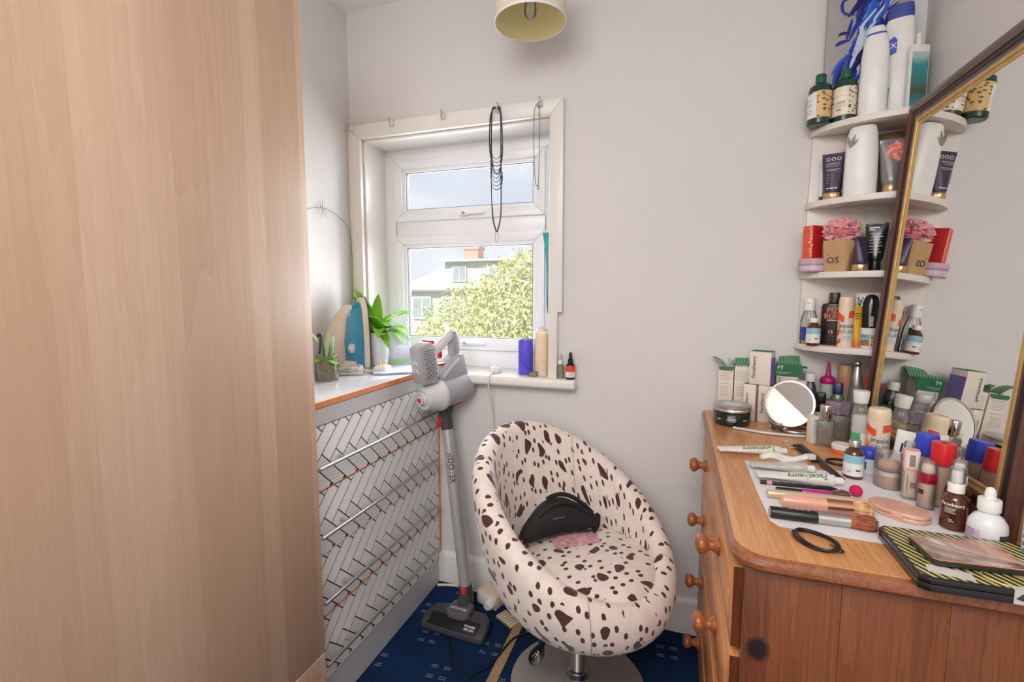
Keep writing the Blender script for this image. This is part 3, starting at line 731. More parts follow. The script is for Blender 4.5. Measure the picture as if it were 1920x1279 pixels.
for i in range(12):
    for j in range(4):
        b0 = .082+i*.0094; off = -.024+j*.014+(.007 if i % 2 else 0)
        dots.append(([S((-.066+j*.004, b0, -.0368)), S((-.066+j*.004, b0, -.0350))], .0022)) if False else None
        dots.append(([S((-.105+j*.012+(.006 if i % 2 else 0), b0, .0366)), S((-.105+j*.012+(.006 if i % 2 else 0), b0, .035))], .0022))
tubes('vent_holes', dots, M['black'], gr, 6)
mk = []
for b0 in (.105, .135):
    for q in ((-.012, .0, -.012, .014), (-.012, .014, .002, .014), (.002, .014, .002, .0), (.006, .0, .006, .014), (.006, .0, .014, .0)): mk.append(([S((-.1257, b0+q[1], q[0])), S((-.1257, b0+q[3], q[2]))], .0012))
tubes('printed_mark', mk, M['white_print'], bt, 5)

# ---------------------------------------------------------------- cables and sockets on the floor, carpet seam
o = box('carpet_binding', (-.527, .6, .004), (.034, 2.36, .008), mat('woven_beige_binding', (176, 146, 108), .9, var=.25, vscale=220, bump=.8, bscale=300), bevel=.003)
tag(o, 'beige woven binding strip along the seam of the blue carpet', 'carpet strip')
M['black_cord'] = mat('black_rubber_cord', (16, 16, 18), .5)
tag(tube('black_cable', smooth_path([(-.735, 1.45, .004), (-.70, 1.39, .004), (-.622, 1.315, .004), (-.58, 1.36, .004), (-.548, 1.41, .011), (-.52, 1.53, .011), (-.46, 1.60, .004), (-.42, 1.66, .004)], 8), .0035, M['black_cord'], n=8), 'thin black cable trailing over the blue carpet and its beige binding', 'cable')
M['white_cord'] = mat('white_cable_sheath', (222, 214, 202), .45)
tag(tube('white_cable', smooth_path([(-.935, 1.735, .006), (-.86, 1.755, .006), (-.78, 1.752, .006), (-.71, 1.745, .006), (-.66, 1.735, .02)], 8), .0055, M['white_cord'], n=8), 'white mains cable running along the skirting behind the vacuum', 'cable')
st = thing('mains_socket', 'white mains socket block on the floor behind the vacuum wand', 'socket', (-.675, 1.71, 0), R(-18))
box('block', (0, 0, .028), (.10, .075, .056), M['cream'], st, .006); box('faceplate', (0, -.039, .03), (.075, .004, .045), M['white'], st, .0015)
pl = lathe('plug', [(0, 0), (.021, 0), (.021, .02), (.014, .03), (0, .03)], M['white'], st, 20); pl.matrix_local = Matrix.Translation((.03, -.04, .03)) @ Matrix.Rotation(PI/2, 4, 'X')
ex = thing('air_vent_grille', 'small white slotted grille lying by the spotted chair', 'grille', (-.575, 1.625, 0), R(-30))
frame_ring('frame', -.05, .05, -.03, .03, .007, 0, .018, M['cream'], ex, .002).rotation_euler = (R(-90), 0, 0)
for k in range(7): box('slat', (-.038+k*.0127, 0, .008), (.005, .05, .012), M['cream'], ex, .001)
box('backing', (0, 0, .002), (.095, .055, .003), M['black'], ex)

# ---------------------------------------------------------------- ceiling pendant lamp
LX, LY, LZ = -.466, 1.532, 2.10
lp = thing('pendant_lamp', 'cream drum pendant lampshade with clear bulb hanging from ceiling', 'lamp', (LX, LY, LZ))
M['shade_in'] = mat('cream_shade_lining', (238, 226, 180), .8, var=.01)
M['shade_out'] = mat('cream_shade_fabric', (226, 218, 196), .85, var=.03, vscale=200)
V, F = lathe_data([(.1125, 0), (.1125, .17), (.1105, .17), (.1105, 0), (.1125, 0)], 64, caps=False); mesh('shade', V, F, M['shade_in'], lp)
V, F = lathe_data([(.1127, .001), (.1127, .169), (.1131, .169), (.1131, .001), (.1127, .001)], 64, caps=False); mesh('outer_fabric', V, F, M['shade_out'], lp)
V, F = lathe_data([(.1108, -.001), (.1135, -.001), (.1135, .005), (.1108, .005), (.1108, -.001)], 64, caps=False); mesh('bottom_rim', V, F, M['white'], lp)
tubes('spider', [([(0, 0, .15), (.111*math.cos(a), .111*math.sin(a), .15)], .0016) for a in (0, 2.09, 4.19)], M['white'], lp, 6)
lathe('bulb_holder', [(.0, .09), (.016, .09), (.018, .1), (.018, .15), (.012, .17), (0, .17)], M['white'], lp, 20)
lathe('bulb', [(0, .012), (.01, .013), (.017, .02), (.02, .032), (.018, .06), (.013, .085), (.012, .095)], M['clear'], lp, 24)
tube('filament', smooth_path([(-.005, 0, .085), (-.006, 0, .04), (0, 0, .03), (.006, 0, .04), (.005, 0, .085)], 4), .0012, M['white'], lp, 6)
tube('cord', [(0, 0, .16), (0, 0, ZC-LZ-.02)], .003, M['white'], lp, 8)
lathe('ceiling_rose', [(0, ZC-LZ), (.045, ZC-LZ), (.04, ZC-LZ-.02), (.012, ZC-LZ-.028), (0, ZC-LZ-.028)], M['white'], lp, 24)

# ---------------------------------------------------------------- curtain hooks along the architrave, necklaces, teal cloth
hk_lab = ['white curtain wire hook at the corner beside the left wall', 'white curtain wire hook, second from the left wall', 'white curtain wire hook at the middle of the window head', 'white curtain wire hook holding the dark chain necklace', 'white curtain wire hook holding the fine pendant chain']
for k, (x, z) in enumerate(((-1.325, 1.945), (-1.127, 1.944), (-.893, 1.945), (-.6615, 1.945), (-.4995, 1.945))):
    h = thing('curtain_hook', hk_lab[k], 'hook', (x, YB-.0225, z), 0, 'curtain hooks over the window'); h.scale = (1.5, 1.5, 1.5)
    box('bracket', (0, -.005, 0), (.014, .010, .016), M['white_paint'], h, .002)
    tube('hook', smooth_path([(0, -.008, .004), (.003, -.018, .008), (.006, -.024, .002), (.004, -.021, -.007), (.0, -.012, -.008)], 4), .0022, M['silver'], h, 8)
M['chain_dark'] = mat('dark_steel_chain', (70, 72, 84), .35, .6, var=.2, vscale=300)
nl = thing('chain_necklace', 'long dark multi-strand chain necklace hanging over window', 'necklace', (-.6615, YB-.05, 1.943))
tube('long_strand', smooth_path([(-.002, .006, 0), (-.018, .004, -.02), (-.02, .004, -.2), (-.018, .006, -.38), (-.005, .006, -.448), (.004, .006, -.448), (.017, .006, -.38), (.018, .004, -.2), (.016, .004, -.02), (.002, .006, 0)], 6), .0028, M['chain_dark'], nl, 6)
tube('long_strand', smooth_path([(-.002, .002, 0), (-.022, 0, -.03), (-.026, 0, -.14), (-.016, .0, -.2), (-.006, .0, -.235), (.01, .0, -.24), (.022, .0, -.2), (.026, .0, -.14), (.02, 0, -.03), (.002, .002, 0)], 5), .0022, M['chain_dark'], nl, 6)
for k in range(9):
    z = -.19-.014*k; wl = .022+.004*math.sin(k*.9); tube('festoon_strand', smooth_path([(-.022, -.001, z+.055), (-.012, -.003, z+.012), (.004, -.004, z), (.018+.004*math.sin(k), -.003, z+.012), (.024+.003*math.sin(k), -.001, z+.05)], 4), .0014, M['chain_dark'], nl, 6)
tube('fine_strand', smooth_path([(-.004, .004, -.44), (-.006, .004, -.485), (0, .004, -.497), (.006, .004, -.485), (.005, .004, -.44)], 4), .0007, M['chain_dark'], nl, 5)
nl2 = thing('pendant_necklace', 'fine chain necklace with tiny pendant hanging at window corner', 'necklace', (-.4995, YB-.045, 1.94))
tube('fine_chain', smooth_path([(0, 0, 0), (-.014, 0, -.03), (-.016, 0, -.15), (-.010, 0, -.27), (-.002, 0, -.297), (.002, 0, -.29), (.006, 0, -.15), (.005, 0, -.04), (0, 0, 0)], 5), .0011, M['chain_dark'], nl2, 6)
lathe('pendant', [(0, -.31), (.005, -.305), (.006, -.298), (.003, -.292), (0, -.29)], M['silver'], nl2, 10)
lathe('bead', [(0, -.05), (.004, -.047), (.005, -.043), (.004, -.039), (0, -.036)], M['gold_cap'], nl2, 10).location = (.004, 0, 0)
V, F = [], []; nz_ = 26; nx_ = 8
for s_ in (0, 1):
    for j in range(nz_+1):
        q = j/nz_; wdt = .028*(1-q)**.7+.006; xc = -.512+.016*q+.006*math.sin(q*5)
        for i in range(nx_+1):
            u_ = i/nx_; V.append((xc+(u_-.5)*wdt, 1.926+.004*math.sin(u_*9+q*3)-.003*s_, 1.498-.33*q))
kk = (nz_+1)*(nx_+1)
for j in range(nz_):
    for i in range(nx_):
        a = j*(nx_+1)+i; F += [(a, a+1, a+nx_+2, a+nx_+1), (a+kk+nx_+1, a+kk+nx_+2, a+kk+1, a+kk)]
for j in range(nz_): a = j*(nx_+1); F += [(a, a+nx_+1, a+nx_+1+kk, a+kk), (a+nx_, a+nx_+kk, a+2*nx_+1+kk, a+2*nx_+1)]
o = mesh('teal_cloth', V, F, M['teal'], None, angle=70); tag(o, 'narrow strip of teal cloth caught at the right edge of the lower sash', 'cloth')
# ---------------------------------------------------------------- things on the window sill
SZ = .9295
M['candle_blue'] = mat('deep_blue_candle_wax', (92, 84, 214), .35, var=.2, vscale=60, bump=.5, bscale=160, sss=.3)
c = thing('blue_candle', 'blue pillar candle on the window sill', 'candle', (-.566, 1.815, SZ))
lathe('wax', [(0, 0), (.028, 0), (.0295, .004), (.0295, .132), (.028, .14), (.024, .142), (.022, .134), (0, .13)], M['candle_blue'], c, 36); tube('wick', [(0, 0, .13), (.001, 0, .137)], .001, M['black'], c, 6)
M['candle_cream'] = mat('cream_candle_wax', (250, 232, 204), .45, var=.04, sss=.4)
c = thing('cream_candle', 'tall cream pillar candle in clear wrapping at the sill end', 'candle', (-.499, 1.815, SZ))
lathe('wax', [(0, 0), (.027, 0), (.0285, .003), (.0285, .166), (.026, .17), (0, .168)], M['candle_cream'], c, 36); tube('wick', [(0, 0, .168), (0, 0, .176)], .001, M['white'], c, 6)
lathe('wrapping', [(.0297, .001), (.030, .1), (.0297, .172), (.018, .183), (.006, .188)], M['lid_film'], c, 24)
tl = thing('tealight_holder', 'tiny clear glass tealight holder in front of blue candle', 'candle holder', (-.524, 1.775, SZ))
lathe('glass_cup', [(0, 0), (.016, 0), (.018, .003), (.019, .018), (.0165, .018), (.0155, .005), (0, .004)], M['bottle_glass'], tl, 24); lathe('wax', [(0, .0045), (.0145, .0045), (.0145, .01), (0, .01)], M['white'], tl, 20)
pk = thing('cable_puck', 'white round plug-in puck on sill with cable hanging down wall', 'adapter', (-.69, 1.80, SZ))
lathe('puck', [(0, 0), (.02, 0), (.023, .004), (.023, .019), (.019, .024), (.006, .025), (.005, .033), (0, .033)], M['white'], pk, 28); lathe('band', [(.0232, .004), (.0236, .005), (.0236, .009), (.0232, .01)], M['cream'], pk, 28)
tube('cable', smooth_path([(0, -.02, .006), (0, -.05, .004), (0, -.0755, -.01), (0, -.072, -.06), (-.002, -.02, -.2), (-.004, -.018, -.4), (0, -.016, -.6)], 6), .0034, M['white_cord'], pk, 8)
d1 = thing('dropper_bottle', 'small clear dropper bottle with white bulb at the sill end', 'bottle', (-.413, 1.768, SZ), 0, 'dropper bottles on the sill')
lathe('body', [(0, 0), (.013, 0), (.0145, .003), (.0145, .04), (.012, .048), (.007, .052), (.007, .06)], M['bottle_glass'], d1, 24); lathe('collar', [(.0085, .054), (.0085, .068), (.005, .07)], M['white'], d1, 20); lathe('bulb', [(.005, .069), (.0055, .085), (.004, .094), (0, .097)], M['frost'], d1, 16)
d2 = thing('dropper_bottle', 'dark dropper bottle with red and white label at sill end', 'bottle', (-.373, 1.763, SZ), face_cam(-.373, 1.763), 'dropper bottles on the sill')
lathe('body', [(0, 0), (.0165, 0), (.018, .003), (.018, .048), (.015, .056), (.008, .06), (.008, .066)], M['black'], d2, 28); lathe('label_red', [(.0183, .029), (.0183, .051)], mat('red_orange_label', (230, 76, 44), .5), d2, 28); lathe('label_white', [(.0183, .008), (.0183, .029)], M['white'], d2, 28)
lathe('collar', [(.01, .062), (.0105, .076), (.006, .078)], M['black'], d2, 20); lathe('bulb', [(.006, .077), (.0065, .092), (.005, .1), (0, .103)], M['black'], d2, 16)
for z in (.024, .02, .014): lathe('printed_line', [(.0186, z), (.0186, z+.0012)], M['grey_print'], d2, 6, a0=-PI/2-.4, a1=-PI/2+.5)

# ---------------------------------------------------------------- things on the dresser
DZ = .9463
jr = thing('plant_jar', 'glass jar of pebbles and water holding a green cutting', 'jar', (-1.162, 1.37, DZ), face_cam(-1.16, 1.37))
lathe('glass', [(0, 0), (.038, 0), (.0405, .004), (.0405, .062), (.036, .072), (.036, .085), (.0375, .087), (.0365, .09), (.034, .088), (.034, .073), (.0385, .062), (.0385, .006), (0, .005)], M['bottle_glass'], jr, 36)
lathe('water', [(0, .006), (.0375, .006), (.0375, .03), (0, .03)], mat('murky_water', (206, 204, 140), .2, var=.12, vscale=60), jr, 30)
M['pebble'] = mat('pale_pebble', (150, 146, 136), .7, var=.5, vscale=160)
rnd = random.Random(9)
def blob(name, r, m, parent, loc, sc_=(1, 1, 1), seed=0, amp=.2, sub=2):
    bm = bmesh.new(); bmesh.ops.create_icosphere(bm, subdivisions=sub, radius=1)
    for v_ in bm.verts:
        k = 1+amp*noise.noise(v_.co*1.7+Vector((seed*3.1, seed, 0))); v_.co = Vector((v_.co.x*r*k*sc_[0], v_.co.y*r*k*sc_[1], v_.co.z*r*k*sc_[2]))
    o = obj(name, bm, m, parent, angle=80); o.location = loc; return o
for k in range(26):
    a = rnd.random()*6.28; q = .029*math.sqrt(rnd.random()); blob('pebble', rnd.uniform(.005, .008), M['pebble'], jr, (q*math.cos(a), q*math.sin(a), .034+.03*rnd.random()), (1, 1, .7), k, .3, 1)
M['leaf'] = leaf_mat('fresh_green_leaf', (96, 158, 32), (150, 210, 60), .3); M['leaf_pale'] = leaf_mat('pale_variegated_leaf', (150, 190, 130), (206, 226, 196), .3); M['stem'] = mat('green_stem', (110, 140, 70), .6)
def leaf(name, parent, base, d, L, wd, droop, m, curl=.25, twist=0.0):
    """an arching blade with a folded midrib and real thickness"""
    d = Vector(d).normalized(); side = d.cross(Vector((0, 0, 1)))
    side = side.normalized() if side.length > .1 else Vector((1, 0, 0))
    side = Quaternion(d, twist) @ side; n = 10; p = Vector(base); V, F = [], []; dirv = d.copy(); rows = []
    for i in range(n+1):
        q = i/n; hw = wd*.5*(math.sin(PI*min(1, .08+.92*q)**.8)**.75 if q < .999 else 0.02)
        nr = side.cross(dirv).normalized()
        rows.append([p-side*hw+nr*hw*curl, p, p+side*hw+nr*hw*curl, nr])
        dirv = (dirv+Vector((0, 0, -droop/n))).normalized(); p = p+dirv*(L/n)
    for s_ in (0, 1):
        for r_ in rows:
            for k in range(3): V.append(r_[k]-r_[3]*.0012*s_)
    o_ = 3*(n+1)
    for i in range(n):
        for k in range(2):
            a = i*3+k; F += [(a, a+1, a+4, a+3), (a+o_+3, a+o_+4, a+o_+1, a+o_)]
        F += [(i*3, i*3+3, i*3+3+o_, i*3+o_), (i*3+2+o_, i*3+5+o_, i*3+5, i*3+2)]
    return mesh(name, V, F, m, parent, angle=60)
leaf('leaf', jr, (0, 0, .06), (.12, -.1, 1), .12, .045, .3, M['leaf_pale'], .3, 1.0)
leaf('leaf', jr, (.005, 0, .06), (.2, .1, 1), .10, .03, .2, M['leaf_pale'], .3, .4)
leaf('leaf', jr, (0, -.01, .07), (-.5, -.5, .5), .055, .034, 1.2, M['leaf'], .2)
leaf('leaf', jr, (0, -.01, .075), (.6, -.6, .35), .05, .04, 1.4, M['leaf'], .2, .3)
leaf('leaf', jr, (.02, .0, .06), (.9, .1, .1), .045, .03, 1.8, M['leaf'], .2)
tube('stem', smooth_path([(0, 0, .03), (.002, 0, .06), (.006, 0, .1)], 4), .003, M['stem'], jr, 8)
tube('stem', smooth_path([(.0, .01, .03), (-.008, .01, .09), (-.012, .01, .135)], 4), .0028, mat('teal_stake', (40, 120, 120), .5), jr, 8)

# steam iron standing on its heel
M['iron_blue'] = mat('translucent_blue_plastic', (44, 138, 172), .22, var=.08, vscale=20, coat=.4); M['iron_beige'] = mat('warm_white_plastic', (222, 202, 184), .35, var=.03)
ir = thing('steam_iron', 'blue and white steam iron standing upright on the dresser', 'iron', (-1.262, 1.635, DZ), R(0))
ir.rotation_euler = (0, 0, R(154))
def drop(w_, L, n=18):
    out = []
    for i in range(n+1):
        q = i/n; out.append((w_*math.cos(q*PI/2)**.62*(1-.1*(1-q)), L*math.sin(q*PI/2)**.9 if i else 0))
    right = [(x, z) for x, z in out]; left = [(-x, z) for x, z in out[:-1][::-1]]
    return right+left
def iron_layer(name, rings, m):
    """rings: (half width, length, offset y, base z) joined into one closed body"""
    V, F = [], []; n = None
    for w_, L, y, z0 in rings:
        P = drop(w_, L); n = len(P); V += [(x, y, z0+z) for x, z in P]
    for j in range(len(rings)-1):
        for i in range(n): F.append((j*n+i, j*n+(i+1) % n, (j+1)*n+(i+1) % n, (j+1)*n+i))
    F += [tuple(range(n-1, -1, -1)), tuple((len(rings)-1)*n+i for i in range(n))]
    o = mesh(name, V, F, m, ir, angle=45); bm = bmesh.new(); bm.from_mesh(o.data); bmesh.ops.recalc_face_normals(bm, faces=bm.faces); bm.to_mesh(o.data); bm.free(); return o
iron_layer('soleplate', [(.058, .285, -.062, .008), (.058, .285, -.056, .008)], M['dark_grey_plastic'])
iron_layer('skirt', [(.0585, .287, -.056, .004), (.056, .283, -.034, .002)], M['iron_beige'])
iron_layer('water_tank', [(.0545, .272, -.034, .0), (.05, .262, -.01, 0.0), (.036, .24, .022, .0), (.022, .22, .036, .0)], M['iron_blue'])
prism('handle', [(.0, .262), (.02, .256), (.052, .226), (.085, .180), (.104, .130), (.108, .085), (.098, .045), (.07, .02), (.02, .012), (.012, .05), (.03, .075), (.034, .11), (.026, .15), (.006, .19), (-.008, .235)], -.021, .021, M['iron_beige'], ir, 'yz', .008)
tube('grip_line', smooth_path([(-.0214, .06, .20), (-.0214, .082, .15), (-.0214, .088, .11), (-.0214, .078, .085), (-.0214, .056, .09), (-.0214, .05, .12)], 5), .0012, M['light_grey_plastic'], ir, 6)
box('heel', (0, .0, .018), (.085, .10, .034), M['iron_beige'], ir, .012)
lathe('dial', [(0, 0), (.02, 0), (.019, .01), (.014, .012), (0, .012)], M['light_grey_plastic'], ir, 24).matrix_local = Matrix.Translation((-.036, .018, .085)) @ Matrix.Rotation(R(-90), 4, 'Y') @ Matrix.Rotation(R(30), 4, 'X')
lathe('spray_nozzle', [(0, 0), (.006, 0), (.004, .014), (0, .014)], M['iron_beige'], ir, 12).location = (0, .01, .236)
# its fabric flex coiled in front, with the plug
M['flex'] = mat('woven_white_flex', (206, 200, 192), .8, var=.35, vscale=260)
fx_ = thing('iron_flex', 'coiled pale woven iron flex with three-pin plug', 'cable', (-1.205, 1.52, DZ))
pts = []
for k in range(70):
    a = k/70*2*PI*4.2; rr = 1+.05*math.sin(k*1.7); pts.append((.072*rr*math.cos(a), .036*rr*math.sin(a), .0055+.0055*(k//17)+.002*math.sin(k*.9)))
pts += [(.085, .02, .008), (.105, .05, .008)]
tube('flex', smooth_path(pts, 3), .0048, M['flex'], fx_, 8)
tube('flex_tail', smooth_path([(-.07, -.03, .005), (-.02, -.05, .005), (.05, -.045, .005), (.10, -.02, .005)], 6), .0045, M['flex'], fx_, 8)
pg = box('plug', (.128, .066, .014), (.05, .045, .026), M['white'], fx_, .006)
for q in ((.118, .06), (.133, .06), (.126, .078)): box('pin', (q[0], q[1], .034), (.004, .006, .018), M['gold'], pg, .0006)

# orchid-like plant in a white pot
M['pot_white'] = mat('white_ceramic', (236, 236, 238), .3, var=.02)
pp = thing('potted_plant', 'leafy green plant in white pot behind the steam iron', 'plant', (-1.208, 1.746, DZ))
lathe('pot', [(0, 0), (.036, 0), (.038, .004), (.052, .135), (.053, .14), (.049, .14), (.047, .128), (0, .126)], M['pot_white'], pp, 40)
lathe('soil', [(0, .127), (.0465, .127), (.03, .132), (0, .133)], mat('bark_chips', (104, 78, 50), .9, var=.5, vscale=120), pp, 24)
E1 = e1; V_ = Vector
lf = [((-.75, -.1, 1.6), .19, .042, .15, .9), ((-.4, -.1, 1.5), .17, .038, .5, .4), ((.1, -.2, 1.3), .16, .04, 1.3, 0), ((.5, -.1, 1.1), .17, .042, 1.5, 0), ((.9, -.2, 1.0), .16, .042, 1.9, .2), ((.8, -.5, .9), .14, .038, 1.9, 0), ((.35, -.6, 1.1), .14, .04, 1.6, .3), ((1.0, .1, .8), .15, .036, 2.2, 0), ((-.1, -.6, 1.2), .12, .036, 1.2, 0), ((.6, -.7, .6), .12, .034, 2.0, .2), ((-.3, .2, 1.2), .15, .036, .8, 0), ((.9, -.6, 1.2), .17, .04, 1.7, .1), ((.7, .2, 1.3), .17, .04, 1.4, .5), ((.2, -.9, 1.0), .13, .04, 1.7, 0), ((1.1, -.3, .5), .13, .036, 2.0, .3), ((-.55, -.4, 1.5), .16, .036, .3, 1.3)]
for k, (d, L, wdt, dp, tw) in enumerate(lf):
    dd = e1*d[0]+e2*d[1]+e3*d[2]; leaf('leaf', pp, (0.012*math.cos(k*2.4), .012*math.sin(k*2.4), .13), dd, L*1.18, wdt*1.3, dp, M['leaf'], .25, tw)
# thin bare orchid stem arching to the left wall
sm_ = thing('flower_stem', 'thin bare arching plant stem standing against the left wall', 'plant', (-1.335, 1.57, DZ))
tube('stem', smooth_path([(.03, .15, 0), (.0, .18, .2), (-.006, .195, .4), (-.006, .19, .54), (-.006, .16, .60), (-.006, .06, .64), (-.006, -.03, .635), (-.006, -.13, .60)], 8), .0011, M['stem'], sm_, 6)
for a, b_ in (((-.006, .02, .64), (0, .015, .675)), ((-.006, .02, .64), (.0, .005, .60)), ((-.006, .02, .64), (.0, .035, .605)), ((-.006, .01, .64), (.0, .0, .665))): tube('twig', [a, b_], [.0012, .0005], M['stem'], sm_, 5)
# secateurs-like dark tool tips behind the wardrobe edge
tl_ = thing('clip_tool', 'dark plant clip leaning beside the wardrobe edge on dresser', 'clip', (-1.215, 1.40, DZ))
tube('shaft', smooth_path([(-.02, 0, 0), (-.006, 0, .07), (.004, 0, .13), (.006, 0, .15)], 4), [.005]*12+[.007], M['dark_grey_plastic'], tl_, 8)
box('jaw', (.002, -.002, .155), (.02, .01, .012), M['black'], tl_, .003); leaf('leaf', tl_, (-.012, 0, .13), (-.2, -.1, .6), .05, .02, 1.0, M['leaf'])
# clear bag with green band
pb = thing('plastic_bag', 'clear plastic bag with a green band standing by window', 'bag', (-1.10, 1.752, DZ), face_cam(-1.10, 1.752))
M['film'] = clear('crinkled_clear_film', (250, 251, 253), .62, .12, (242, 244, 250))
V, F = [], []; n1, n2 = 20, 36
for i in range(n1+1):
    q = i/n1; hw = .05*(1-.42*q**1.6); hd = .026*(1-q)**.8+.0015
    for k in range(n2):
        a = 2*PI*k/n2; w1_ = 1+.09*noise.noise(Vector((math.cos(a)*3, math.sin(a)*3, q*7)))
        V.append((hw*math.cos(a)*w1_-.006*q, hd*math.sin(a)*w1_, .001+.212*q+.010*math.cos(a)*q*-1))
for i in range(n1):
    for k in range(n2): F.append((i*n2+k, i*n2+(k+1) % n2, (i+1)*n2+(k+1) % n2, (i+1)*n2+k))
F.append(tuple(range(n2-1, -1, -1))); mesh('film', V, F, M['film'], pb, angle=25)
lathe('green_band', [(.0508, .012), (.0508, .03)], mat('pale_green_band', (150, 206, 140), .5), pb, 40, sy=.53)
lathe('contents', [(0, .002), (.045, .002), (.047, .01), (.044, .05), (.03, .08), (0, .09)], mat('lilac_white_tissue', (226, 226, 240), .8, var=.06, vscale=80, bump=.6, bscale=60), pb, 30, sy=.45)
# folded cloth
M['cloth_blue'] = mat('pale_blue_cotton', (186, 196, 216), .9, var=.08, vscale=120, bump=.3, bscale=600)
o = cloth_sheet('folded_cloth', .17, .17, .003, M['cloth_blue'], None, seed=2, th=.006); o.location = (-1.045, 1.625, DZ); o.rotation_euler = (0, 0, R(34)); tag(o, 'folded pale blue cloth lying flat on the dresser top', 'cloth')

# ---------------------------------------------------------------- pine chest of drawers
PX, PY0, PZ = .118, .817, .843                            # body front plane, near side plane, top
ct = thing('chest_of_drawers', 'orange pine chest of drawers with turned knobs along right wall', 'chest of drawers', (PX, PY0, 0))
PD, PWD = XR-.004-PX, YB-.022-PY0
def top_outline(o_=.0, r=.05):
    x0, y0, x1, y1 = -.022-o_, -.022-o_, PD, PWD+.018
    pts = [(x1, y0), (x1, y1), (x0, y1)]
    return pts+[(x0+r-r*math.cos(a), y0+r-r*math.sin(a)) for a in [k*PI/16 for k in range(9)]]
def layered(name, layers, m, parent):
    V, F = [], []; n = None
    for P, z in layers: n = len(P); V += [(x, y, z) for x, y in P]
    for j in range(len(layers)-1):
        for i in range(n): F.append((j*n+i, j*n+(i+1) % n, (j+1)*n+(i+1) % n, (j+1)*n+i))
    F += [tuple(range(n-1, -1, -1)), tuple((len(layers)-1)*n+i for i in range(n))]
    o = mesh(name, V, F, m, parent, angle=30); bm = bmesh.new(); bm.from_mesh(o.data); bmesh.ops.recalc_face_normals(bm, faces=bm.faces); bm.to_mesh(o.data); bm.free(); return o
lay = [(top_outline(-.014, .05), PZ-.030), (top_outline(-.006, .05), PZ-.028), (top_outline(0, .05), PZ-.022), (top_outline(.001, .05), PZ-.014), (top_outline(-.002, .05), PZ-.006), (top_outline(-.008, .05), PZ-.0022)]
layered('rounded_edge', lay, M['pine_edge'], ct)
n_b = 5; xs0, xs1 = -.014, PD
for k in range(n_b):                                      # glued boards of the top
    a, b_ = xs0+(xs1-xs0)*k/n_b, xs0+(xs1-xs0)*(k+1)/n_b
    if k == 0:
        r_ = .05; P = [(b_-.0004, -.014), (b_-.0004, PWD+.017), (a, PWD+.017)]+[(a+r_-r_*math.cos(q), -.014+r_-r_*math.sin(q)) for q in [j*PI/16 for j in range(9)]]
    else: P = [(a, -.014), (b_-.0004, -.014), (b_-.0004, PWD+.017), (a, PWD+.017)]
    prism('top_board', P, PZ-.004, PZ-.0002*(k % 2), M['pine_top'], ct, 'xy', smooth=False)
n_s = 4
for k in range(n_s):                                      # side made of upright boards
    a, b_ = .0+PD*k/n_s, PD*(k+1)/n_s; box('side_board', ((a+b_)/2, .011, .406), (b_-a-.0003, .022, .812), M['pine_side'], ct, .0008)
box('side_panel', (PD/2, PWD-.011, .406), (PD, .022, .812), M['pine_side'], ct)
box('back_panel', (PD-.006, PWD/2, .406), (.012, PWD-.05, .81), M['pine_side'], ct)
M['dark_gap'] = mat('dark_stained_rail', (70, 36, 22), .5, var=.2)
boxes('rails', [((.03, PWD/2, z), (.04, PWD-.046, .016)) for z in (.8, .64, .444, .238, .03)], M['pine_edge'], ct)
kn = None
knob_prof = [(0, 0), (.019, 0), (.019, .004), (.012, .012), (.0105, .018), (.014, .024), (.020, .029), (.0215, .036), (.0195, .043), (.012, .048), (0, .049)]
kV, kF = lathe_data(knob_prof, 24)
kmesh = bpy.data.meshes.new('knob'); kmesh.from_pydata([(-z, x, y) for x, y, z in kV], [], kF); kmesh.update(); kmesh.shade_smooth(); kmesh.materials.append(M['pine_knob'])
rows = [(.648, .795, .722), (.45, .634, .545), (.246, .438, .342), (.04, .232, .136)]
for z0, z1, zk in rows:
    d_ = box('drawer', (-.003, PWD/2, (z0+z1)/2), (.022, PWD-.058, z1-z0), M['pine_front'], ct, .003)
    box('drawer_end_shade', (-.003, .0287, (z0+z1)/2), (.0205, .0006, z1-z0-.004), M['pine_side'], d_)  # thin dark plate painting the shade on the drawer's near end
    fld = box('raised_field', (-.0145, PWD/2, (z0+z1)/2), (.006, PWD-.11, z1-z0-.05), M['pine_front'], d_, .0028)
    box('drawer_box', (.19, PWD/2, (z0+z1)/2-.01), (.35, PWD-.09, z1-z0-.03), M['pine_front'], d_)
    for yk in (.232, PWD-.22):
        k_ = bpy.data.objects.new('knob', kmesh); COL.objects.link(k_); k_.parent = d_; k_.location = (-.0172, yk, zk)
for yk, lo in ((.0, 1), (PWD, -1)): pass
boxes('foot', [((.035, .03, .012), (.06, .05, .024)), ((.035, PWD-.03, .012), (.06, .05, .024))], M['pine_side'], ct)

# ---------------------------------------------------------------- leaning framed mirror
B1 = Vector((.521, 1.608, PZ+.001)); B2 = Vector((.530, .962, PZ+.001)); T1 = Vector((.581, 1.609, 1.748))
ey = (B1-B2).normalized(); ez = (T1-B1); ez = (ez-ey*ez.dot(ey)); MH = ez.length; ez.normalize(); ex_ = ey.cross(ez).normalized()   # ex_ points to the wall
MWD = (B1-B2).length
mr = thing('framed_mirror', 'large mirror in dark wood and gilt frame leaning on chest against right wall', 'mirror', B2)
mr.rotation_mode = 'QUATERNION'; mr.rotation_quaternion = Matrix((ex_, ey, ez)).transposed().to_quaternion()
M['frame_wood'] = wood('mahogany_frame', [(62, 34, 26), (98, 56, 44), (132, 84, 68)], 'z', 1.0, .4, .28, .6, .5, 'x', .05)
M['frame_black'] = mat('ebonised_groove', (40, 26, 22), .3, var=.1)
M['mirror'] = mat('mirror_silver', (232, 232, 230), .01, 1.0, var=.0, vscale=3)
